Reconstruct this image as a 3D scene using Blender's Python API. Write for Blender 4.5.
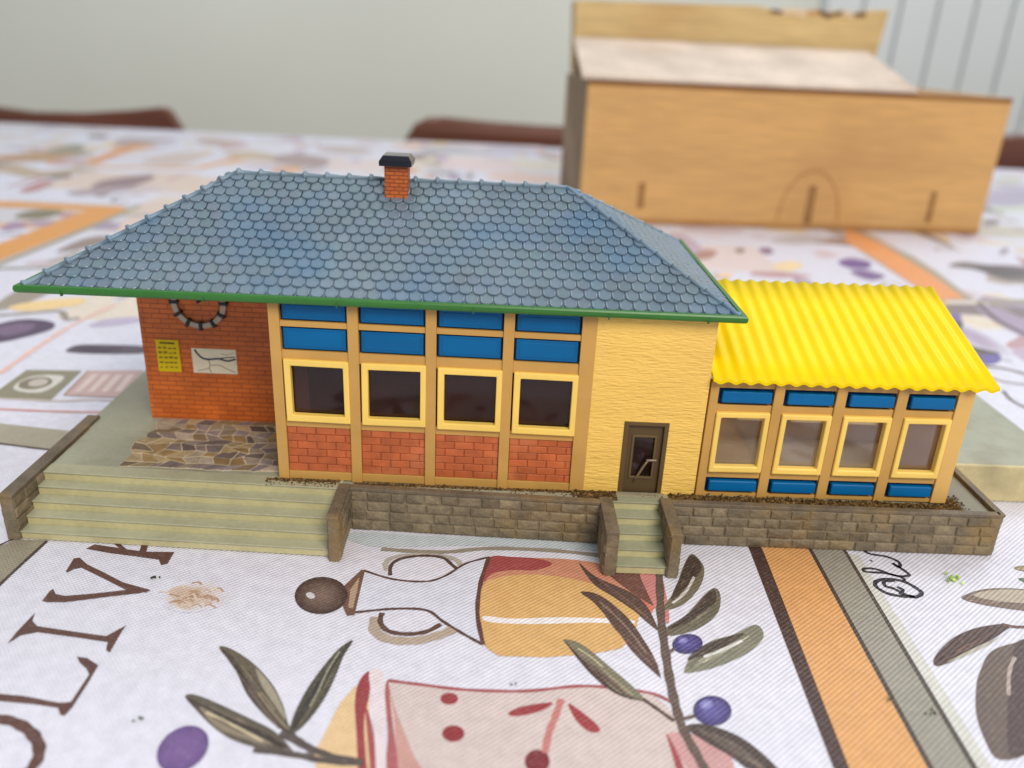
import bpy, math, random
from math import sin, cos, pi, radians
from mathutils import Vector, Matrix
random.seed(7)
for o in list(bpy.data.objects):
    bpy.data.objects.remove(o)
scene = bpy.context.scene
C = scene.collection
MM = 0.001                       # everything below is written in millimetres

# ------------------------------------------------------------------ camera
cam = bpy.data.cameras.new('camera')
cam_o = bpy.data.objects.new('camera', cam); C.objects.link(cam_o)
pt, yw, rl = radians(22.616), radians(1.072), radians(2.784)
fw = Vector((sin(yw)*cos(pt), cos(yw)*cos(pt), -sin(pt)))
rt = Vector((cos(yw), -sin(yw), 0)); up = rt.cross(fw)
r2 = rt*cos(rl) + up*sin(rl); u2 = -rt*sin(rl) + up*cos(rl)
cam_o.matrix_world = Matrix(((r2.x, u2.x, -fw.x, 59.013*MM), (r2.y, u2.y, -fw.y, -200.87*MM),
                             (r2.z, u2.z, -fw.z, 114.735*MM), (0, 0, 0, 1)))
cam.sensor_width = 36.0; cam.lens = 827.72/1024*36
cam.clip_start = 0.01; cam.clip_end = 50
cam.dof.use_dof = True; cam.dof.focus_distance = 0.216; cam.dof.aperture_fstop = 9.0
scene.camera = cam_o

# ------------------------------------------------------------------ light
world = bpy.data.worlds.new('World'); scene.world = world; world.use_nodes = True
bg = world.node_tree.nodes['Background']
bg.inputs[0].default_value = (0.86, 0.93, 1.0, 1); bg.inputs[1].default_value = 0.38
def area(name, loc, target, size, power, col):
    l = bpy.data.lights.new(name, 'AREA'); l.shape = 'RECTANGLE'; l.size, l.size_y = size
    l.energy = power; l.color = col
    o = bpy.data.objects.new(name, l); C.objects.link(o); o.location = loc
    o.rotation_euler = (Vector(target)-Vector(loc)).to_track_quat('-Z', 'Y').to_euler()
    return o
area('room_lamp', (0.55, -1.15, 1.25), (0.08, 0.1, 0), (0.75, 0.75), 27.5, (1.0, 0.90, 0.77))
area('window_light', (1.25, 1.1, 1.25), (0.1, 0.1, 0), (1.0, 0.9), 15, (0.84, 0.92, 1.0))
area('overhead_fill', (-0.35, 0.45, 1.9), (0.0, 0.1, 0), (1.3, 1.0), 11, (0.92, 0.96, 1.0))  # unseen soft light added overhead to give the roof its sheen
scene.view_settings.view_transform = 'Standard'; scene.view_settings.look = 'None'
scene.view_settings.exposure = 0; scene.view_settings.gamma = 1

# ------------------------------------------------------------------ mesh helpers
def lin(c):
    return tuple(((v/255)/12.92 if v/255 <= .04045 else ((v/255+.055)/1.055)**2.4) for v in c)
def jit(c, a):
    k = 1 + random.uniform(-a, a)
    return tuple(max(0, min(255, v*k)) for v in c)
class MB:
    def __init__(s): s.v = []; s.f = []; s.c = []; s.m = []
    def face(s, idx, col, m=0): s.f.append(tuple(idx)); s.c.append(col); s.m.append(m)
    def add(s, vs, fs, col, m=0):
        b = len(s.v); s.v.extend(vs)
        for f in fs: s.face([b+i for i in f], col, m)
        return b
    def hexa(s, p, col, m=0):     # p: 4 bottom, 4 top, both counter-clockwise from above
        s.add(p, [(3,2,1,0), (4,5,6,7), (0,1,5,4), (1,2,6,5), (2,3,7,6), (3,0,4,7)], col, m)
    def box(s, x0, x1, y0, y1, z0, z1, col, m=0):
        s.hexa([(x0,y0,z0),(x1,y0,z0),(x1,y1,z0),(x0,y1,z0),(x0,y0,z1),(x1,y0,z1),(x1,y1,z1),(x0,y1,z1)], col, m)
    def prism(s, poly, fn, a, b, col, m=0, sidecol=None):   # poly 2D extruded between depths a and b; fn(u,v,d)->xyz
        n = len(poly); base = len(s.v)
        s.v += [fn(u, v, a) for u, v in poly] + [fn(u, v, b) for u, v in poly]
        s.face([base+i for i in range(n)][::-1], col, m); s.face([base+n+i for i in range(n)], col, m)
        for i in range(n):
            j = (i+1) % n; s.face((base+i, base+j, base+n+j, base+n+i), sidecol or col, m)
    def ring(s, o, i, y0, y1, col):                          # rectangular frame in the xz plane; o, i = x0,x1,z0,z1
        P = []
        for y in (y0, y1):
            for r in (o, i): P += [(r[0],y,r[2]),(r[1],y,r[2]),(r[1],y,r[3]),(r[0],y,r[3])]
        F = []
        for k in range(4):
            j = (k+1) % 4
            F += [(k,j,4+j,4+k), (8+j,8+k,12+k,12+j), (8+k,8+j,j,k), (4+k,4+j,12+j,12+k)]
        s.add(P, F, col)
    def tube(s, pts, rads, col, n=10, cap=True):
        base = len(s.v); N = len(pts)
        for k, p in enumerate(pts):
            p = Vector(p); d = (Vector(pts[min(k+1, N-1)])-Vector(pts[max(k-1, 0)])).normalized()
            a = d.cross(Vector((0,0,1)));  a = a.normalized() if a.length > 1e-6 else Vector((1,0,0))
            b = d.cross(a)
            for i in range(n):
                t = 2*pi*i/n; s.v.append(tuple(p + (a*cos(t)+b*sin(t))*rads[k]))
        for k in range(N-1):
            for i in range(n):
                j = (i+1) % n; s.face((base+k*n+i, base+k*n+j, base+k*n+n+j, base+k*n+n+i), col)
        if cap:
            s.face([base+i for i in range(n)][::-1], col); s.face([base+(N-1)*n+i for i in range(n)], col)
    def blob(s, c, r, col, sq=1.0):
        x, y, z = c; vs = []; q = [random.uniform(.65, 1.25) for _ in range(14)]
        dirs = [(0,0,1),(0,0,-1)] + [(cos(t*pi/3)*.85, sin(t*pi/3)*.85, .45 if t % 2 else -.35) for t in range(6)]
        for k, d in enumerate(dirs): vs.append((x+d[0]*r*q[k], y+d[1]*r*q[k], z+d[2]*r*q[k]*sq))
        F = []
        for t in range(6):
            a, b = 2+t, 2+(t+1) % 6; F += [(0, a, b), (1, b, a)]
        s.add(vs, F, col)
    def build(s, name, mat, parent=None, bevel=0, seg=2, smooth=False, angle=40, fix=True):
        me = bpy.data.meshes.new(name)
        off = PIV.get(parent.name, (0,0,0)) if parent else (0,0,0)
        me.from_pydata([((x-off[0])*MM, (y-off[1])*MM, (z-off[2])*MM) for x, y, z in s.v], [], s.f)
        ca = me.color_attributes.new('Col', 'FLOAT_COLOR', 'CORNER')
        vals = []
        for p, c in zip(me.polygons, s.c):
            if c and isinstance(c[0], (tuple, list)):            # one colour per corner
                for k in c: vals.extend((*lin(k), 1))
            else:
                vals.extend((*lin(c), 1)*len(p.vertices))
        ca.data.foreach_set('color', vals)
        for mm in (mat if isinstance(mat, (list, tuple)) else [mat]): me.materials.append(mm)
        me.polygons.foreach_set('material_index', s.m)
        if fix:
            import bmesh
            bm = bmesh.new(); bm.from_mesh(me); bmesh.ops.recalc_face_normals(bm, faces=bm.faces); bm.to_mesh(me); bm.free()
        if smooth:
            me.polygons.foreach_set('use_smooth', [True]*len(me.polygons))
        me.update()
        o = bpy.data.objects.new(name, me); C.objects.link(o)
        if parent: o.parent = parent
        if bevel:
            b = o.modifiers.new('bevel', 'BEVEL'); b.width = bevel*MM; b.segments = seg; b.limit_method = 'ANGLE'; b.angle_limit = radians(angle)
        return o
PIV = {}
def thing(name, label, cat, loc=(0,0,0), group=None, rotz=0):
    o = bpy.data.objects.new(name, None); C.objects.link(o); o.empty_display_size = .02
    o.location = [v*MM for v in loc]; o.rotation_euler = (0, 0, rotz); o['label'] = label; o['category'] = cat
    if group: o['group'] = group
    if not rotz: PIV[o.name] = loc          # children are written in scene millimetres
    return o
def sub(o, parent):                          # parent is a mesh whose own origin is its thing's origin
    return o
def tag(o, label=None, cat=None, group=None, kind=None):
    if label: o['label'] = label
    if cat: o['category'] = cat
    if group: o['group'] = group
    if kind: o['kind'] = kind
    return o

# ------------------------------------------------------------------ materials
def mat(name, rough=.5, spec=.5, var=.12, vscale=60, bump=0, bscale=400, stretch=(1,1,1), coat=0, rvar=.1, patch=None, pscale=25, fine=0, fscale=900):
    m = bpy.data.materials.new(name); m.use_nodes = True; nt = m.node_tree; N = nt.nodes; L = nt.links
    b = N['Principled BSDF']
    at = N.new('ShaderNodeAttribute'); at.attribute_name = 'Col'
    tc = N.new('ShaderNodeTexCoord'); mp = N.new('ShaderNodeMapping'); mp.inputs['Scale'].default_value = stretch
    L.new(tc.outputs['Object'], mp.inputs[0])
    nz = N.new('ShaderNodeTexNoise'); nz.inputs['Scale'].default_value = vscale; nz.inputs['Detail'].default_value = 6
    L.new(mp.outputs[0], nz.inputs['Vector'])
    mr = N.new('ShaderNodeMapRange'); mr.inputs[1].default_value = .3; mr.inputs[2].default_value = .7
    mr.inputs[3].default_value = 1-var; mr.inputs[4].default_value = 1+var
    L.new(nz.outputs[0], mr.inputs[0])
    mul = N.new('ShaderNodeVectorMath'); mul.operation = 'SCALE'
    L.new(at.outputs['Color'], mul.inputs[0]); L.new(mr.outputs[0], mul.inputs['Scale'])
    last = mul.outputs[0]
    if fine:
        n2 = N.new('ShaderNodeTexNoise'); n2.inputs['Scale'].default_value = fscale; n2.inputs['Detail'].default_value = 3
        L.new(mp.outputs[0], n2.inputs['Vector'])
        m2 = N.new('ShaderNodeMapRange'); m2.inputs[1].default_value = .3; m2.inputs[2].default_value = .7
        m2.inputs[3].default_value = 1-fine; m2.inputs[4].default_value = 1+fine
        L.new(n2.outputs[0], m2.inputs[0])
        mu = N.new('ShaderNodeVectorMath'); mu.operation = 'SCALE'; L.new(last, mu.inputs[0]); L.new(m2.outputs[0], mu.inputs['Scale']); last = mu.outputs[0]
    if patch:
        n3 = N.new('ShaderNodeTexNoise'); n3.inputs['Scale'].default_value = pscale; n3.inputs['Detail'].default_value = 3
        L.new(tc.outputs['Object'], n3.inputs['Vector'])
        m3 = N.new('ShaderNodeMapRange'); m3.inputs[1].default_value = .52; m3.inputs[2].default_value = .68; m3.inputs[4].default_value = patch[1]
        L.new(n3.outputs[0], m3.inputs[0])
        mx = N.new('ShaderNodeMix'); mx.data_type = 'RGBA'; L.new(m3.outputs[0], mx.inputs['Factor']); L.new(last, mx.inputs['A'])
        mx.inputs['B'].default_value = (*lin(patch[0]), 1); last = mx.outputs['Result']
    L.new(last, b.inputs['Base Color'])
    r = N.new('ShaderNodeMapRange'); r.inputs[3].default_value = max(.05, rough-rvar); r.inputs[4].default_value = min(1, rough+rvar)
    L.new(nz.outputs[0], r.inputs[0]); L.new(r.outputs[0], b.inputs['Roughness'])
    b.inputs['Specular IOR Level'].default_value = spec; b.inputs['Coat Weight'].default_value = coat; b.inputs['Coat Roughness'].default_value = .15
    if bump:
        nb = N.new('ShaderNodeTexNoise'); nb.inputs['Scale'].default_value = bscale; nb.inputs['Detail'].default_value = 5
        L.new(mp.outputs[0], nb.inputs['Vector'])
        bp = N.new('ShaderNodeBump'); bp.inputs['Distance'].default_value = bump*MM; bp.inputs['Strength'].default_value = 1
        L.new(nb.outputs[0], bp.inputs['Height']); L.new(bp.outputs[0], b.inputs['Normal'])
    return m
def brick_mat(name, c1, c2, cm, bw, bh, mortar, rough=.5):
    m = mat(name, rough=rough, var=.16, vscale=120); nt = m.node_tree; N = nt.nodes; L = nt.links; b = N['Principled BSDF']
    tc = N.new('ShaderNodeTexCoord'); sp = N.new('ShaderNodeSeparateXYZ'); ad = N.new('ShaderNodeMath'); cb = N.new('ShaderNodeCombineXYZ')
    L.new(tc.outputs['Object'], sp.inputs[0]); L.new(sp.outputs[0], ad.inputs[0]); L.new(sp.outputs[1], ad.inputs[1])
    L.new(ad.outputs[0], cb.inputs[0]); L.new(sp.outputs[2], cb.inputs[1])
    br = N.new('ShaderNodeTexBrick'); br.inputs['Scale'].default_value = 1; br.inputs['Brick Width'].default_value = bw*MM
    br.inputs['Row Height'].default_value = bh*MM; br.inputs['Mortar Size'].default_value = mortar*MM; br.inputs['Mortar Smooth'].default_value = .3
    for k, c in (('Color1', c1), ('Color2', c2), ('Mortar', cm)): br.inputs[k].default_value = (*lin(c), 1)
    L.new(cb.outputs[0], br.inputs['Vector'])
    src = b.inputs['Base Color'].links[0].from_node; L.new(br.outputs['Color'], src.inputs[0])
    bp = N.new('ShaderNodeBump'); bp.inputs['Distance'].default_value = .12*MM; bp.invert = True
    L.new(br.outputs['Fac'], bp.inputs['Height']); L.new(bp.outputs[0], b.inputs['Normal'])
    return m
def glass_mat(name, tint, refl, rough=.06, film_amt=.1, dcol=(.5,.48,.45)):
    m = bpy.data.materials.new(name); m.use_nodes = True; nt = m.node_tree; N = nt.nodes; L = nt.links
    N.remove(N['Principled BSDF']); out = N['Material Output']
    tr = N.new('ShaderNodeBsdfTransparent'); tr.inputs[0].default_value = (*tint, 1)
    gl = N.new('ShaderNodeBsdfGlossy'); gl.inputs['Roughness'].default_value = rough
    df = N.new('ShaderNodeBsdfDiffuse'); df.inputs[0].default_value = (*dcol, 1)
    lw = N.new('ShaderNodeLayerWeight'); lw.inputs[0].default_value = .35
    nz = N.new('ShaderNodeTexNoise'); nz.inputs['Scale'].default_value = 90; tc = N.new('ShaderNodeTexCoord'); L.new(tc.outputs['Object'], nz.inputs['Vector'])
    mu = N.new('ShaderNodeMath'); mu.operation = 'MULTIPLY_ADD'; mu.inputs[1].default_value = refl; mu.inputs[2].default_value = .03
    L.new(lw.outputs['Fresnel'], mu.inputs[0])
    m1 = N.new('ShaderNodeMixShader'); L.new(mu.outputs[0], m1.inputs[0]); L.new(tr.outputs[0], m1.inputs[1]); L.new(gl.outputs[0], m1.inputs[2])
    du = N.new('ShaderNodeMath'); du.operation = 'MULTIPLY'; du.inputs[1].default_value = film_amt*2; L.new(nz.outputs[0], du.inputs[0])   # thin diffuse layer over the pane, patchy by noise
    m2 = N.new('ShaderNodeMixShader'); L.new(du.outputs[0], m2.inputs[0]); L.new(m1.outputs[0], m2.inputs[1]); L.new(df.outputs[0], m2.inputs[2])
    L.new(m2.outputs[0], out.inputs[0]); return m

M = {}
M['plastic'] = mat('moulded_plastic', .42, .45, .06, 80, bump=.03, bscale=700)
M['frame'] = mat('tan_plastic', .5, .4, .08, 90, bump=.03, bscale=900)
M['blue'] = mat('blue_plastic', .34, .2, .10, 160, bump=.02, bscale=500, stretch=(.4,1,1))
M['base'] = mat('grey_green_plastic', .45, .4, .10, 70, bump=.05, bscale=600, patch=((122,112,88), .45), pscale=55, fine=.05)
M['steps'] = mat('step_plastic', .42, .45, .07, 110, bump=.05, bscale=700, fine=.06, fscale=700)
M['stone'] = mat('brown_stone_plastic', .55, .35, .25, 260, bump=.36, bscale=900, patch=((146,118,66), .6), pscale=60, fine=.12, fscale=1500)
M['tiles'] = mat('blue_grey_roof_plastic', .33, .5, .12, 60, bump=.06, bscale=700, patch=((54,98,138), .6), pscale=30, rvar=.12, fine=.05)
M['green'] = mat('green_plastic', .34, .5, .10, 120, bump=.03, bscale=600)
M['stucco'] = mat('yellow_stucco_plastic', .45, .45, .05, 200, bump=.42, bscale=1900, stretch=(.2,1,1))
M['brick'] = mat('red_brick_plastic', .48, .4, .16, 260, bump=.12, bscale=1300, patch=((206,128,86), .45), pscale=110)
M['brickwall'] = brick_mat('brick_wall_plastic', (222,116,42), (206,102,36), (176,88,40), 5.0, 1.55, .15)
M['chimney'] = brick_mat('chimney_brick', (196,102,40), (180,88,34), (140,66,30), 2.5, 1.05, .14)
M['yellow'] = mat('yellow_corrugated_plastic', .5, .14, .05, 90, bump=.06, bscale=900)
M['soil'] = mat('brown_scatter', .9, .1, .3, 900)
M['flag'] = mat('flagstone', .6, .3, .22, 300, bump=.1, bscale=900, fine=.12)
M['dark'] = mat('dark_card', .8, .2, .2, 60)
M['gloss'] = mat('glossy_black_plastic', .2, .5, .1, 100, coat=.4)
M['paper'] = mat('printed_paper', .6, .3, .05, 200)
M['wood'] = mat('box_wood', .6, .3, .12, 14, bump=.3, bscale=60, stretch=(.12,1,2.2), patch=((178,136,90), .4), pscale=9, fine=.15, fscale=240)
M['board'] = mat('pale_board', .75, .2, .16, 26, bump=.3, bscale=80, patch=((176,150,128), .5), pscale=14, fine=.08, fscale=300)
M['chair'] = mat('brown_chair_wood', .35, .5, .2, 20, stretch=(.2,1,1), coat=.2)
M['wall'] = mat('painted_wall', .8, .2, .04, 2.0, bump=.4, bscale=90)
M['panel'] = mat('white_panel', .55, .3, .03, 3)
M['floor'] = mat('floor_tile', .5, .4, .1, 5)
M['crumb'] = mat('green_scatter', .9, .1, .3, 900)
M['glass'] = glass_mat('window_glass', (.97,.95,.92), .5, film_amt=.08)
M['darkglass'] = glass_mat('shaded_window_glass', (.74,.6,.56), .05, film_amt=.05, dcol=(.2,.1,.08))  # brown diffuse layer stands in for light missing inside the house
# woven tablecloth: printed colour, streaky ink, diagonal weave
def cloth_mat():
    m = mat('printed_woven_cloth', .42, .5, .07, 350, rvar=.08, fine=.05, fscale=1600); nt = m.node_tree; N = nt.nodes; L = nt.links; b = N['Principled BSDF']
    tc = N.new('ShaderNodeTexCoord')
    def wave(rot, sc, dist):
        mp = N.new('ShaderNodeMapping'); mp.inputs['Rotation'].default_value = (0, 0, rot); L.new(tc.outputs['Object'], mp.inputs[0])
        w = N.new('ShaderNodeTexWave'); w.inputs['Scale'].default_value = sc; w.inputs['Distortion'].default_value = dist; w.inputs['Detail'].default_value = 1; w.inputs['Detail Scale'].default_value = .2
        L.new(mp.outputs[0], w.inputs[0]); return w.outputs['Fac']
    w1 = wave(radians(50), 330, .3); w2 = wave(radians(-40), 420, .3)
    ad = N.new('ShaderNodeMath'); ad.operation = 'MULTIPLY_ADD'; ad.inputs[1].default_value = .45; L.new(w2, ad.inputs[0]); L.new(w1, ad.inputs[2])
    src = b.inputs['Base Color'].links[0].from_socket
    mr = N.new('ShaderNodeMapRange'); mr.inputs[2].default_value = 1.45; mr.inputs[3].default_value = .82; mr.inputs[4].default_value = 1.05; L.new(ad.outputs[0], mr.inputs[0])
    sc = N.new('ShaderNodeVectorMath'); sc.operation = 'SCALE'; L.new(src, sc.inputs[0]); L.new(mr.outputs[0], sc.inputs['Scale']); L.new(sc.outputs[0], b.inputs['Base Color'])
    nk = N.new('ShaderNodeTexNoise'); nk.inputs['Scale'].default_value = 800; nk.inputs['Detail'].default_value = 8; nk.inputs['Roughness'].default_value = .7; L.new(tc.outputs['Object'], nk.inputs['Vector'])
    k1 = N.new('ShaderNodeMapRange'); k1.inputs[1].default_value = .5; k1.inputs[2].default_value = .75; k1.inputs[4].default_value = .12; L.new(nk.outputs[0], k1.inputs[0])   # worn ink lets the white cloth through
    kx = N.new('ShaderNodeMix'); kx.data_type = 'RGBA'; L.new(k1.outputs[0], kx.inputs['Factor']); L.new(sc.outputs[0], kx.inputs['A']); kx.inputs['B'].default_value = (.66, .65, .68, 1)
    L.new(kx.outputs['Result'], b.inputs['Base Color'])
    nz = N.new('ShaderNodeTexNoise'); nz.inputs['Scale'].default_value = 14; L.new(tc.outputs['Object'], nz.inputs['Vector'])
    b1 = N.new('ShaderNodeBump'); b1.inputs['Distance'].default_value = .0015; b1.inputs['Strength'].default_value = .6; L.new(nz.outputs[0], b1.inputs['Height'])
    b2 = N.new('ShaderNodeBump'); b2.inputs['Distance'].default_value = .00010; L.new(ad.outputs[0], b2.inputs['Height']); L.new(b1.outputs[0], b2.inputs['Normal'])
    L.new(b2.outputs[0], b.inputs['Normal']); return m
M['cloth'] = cloth_mat()

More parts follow.
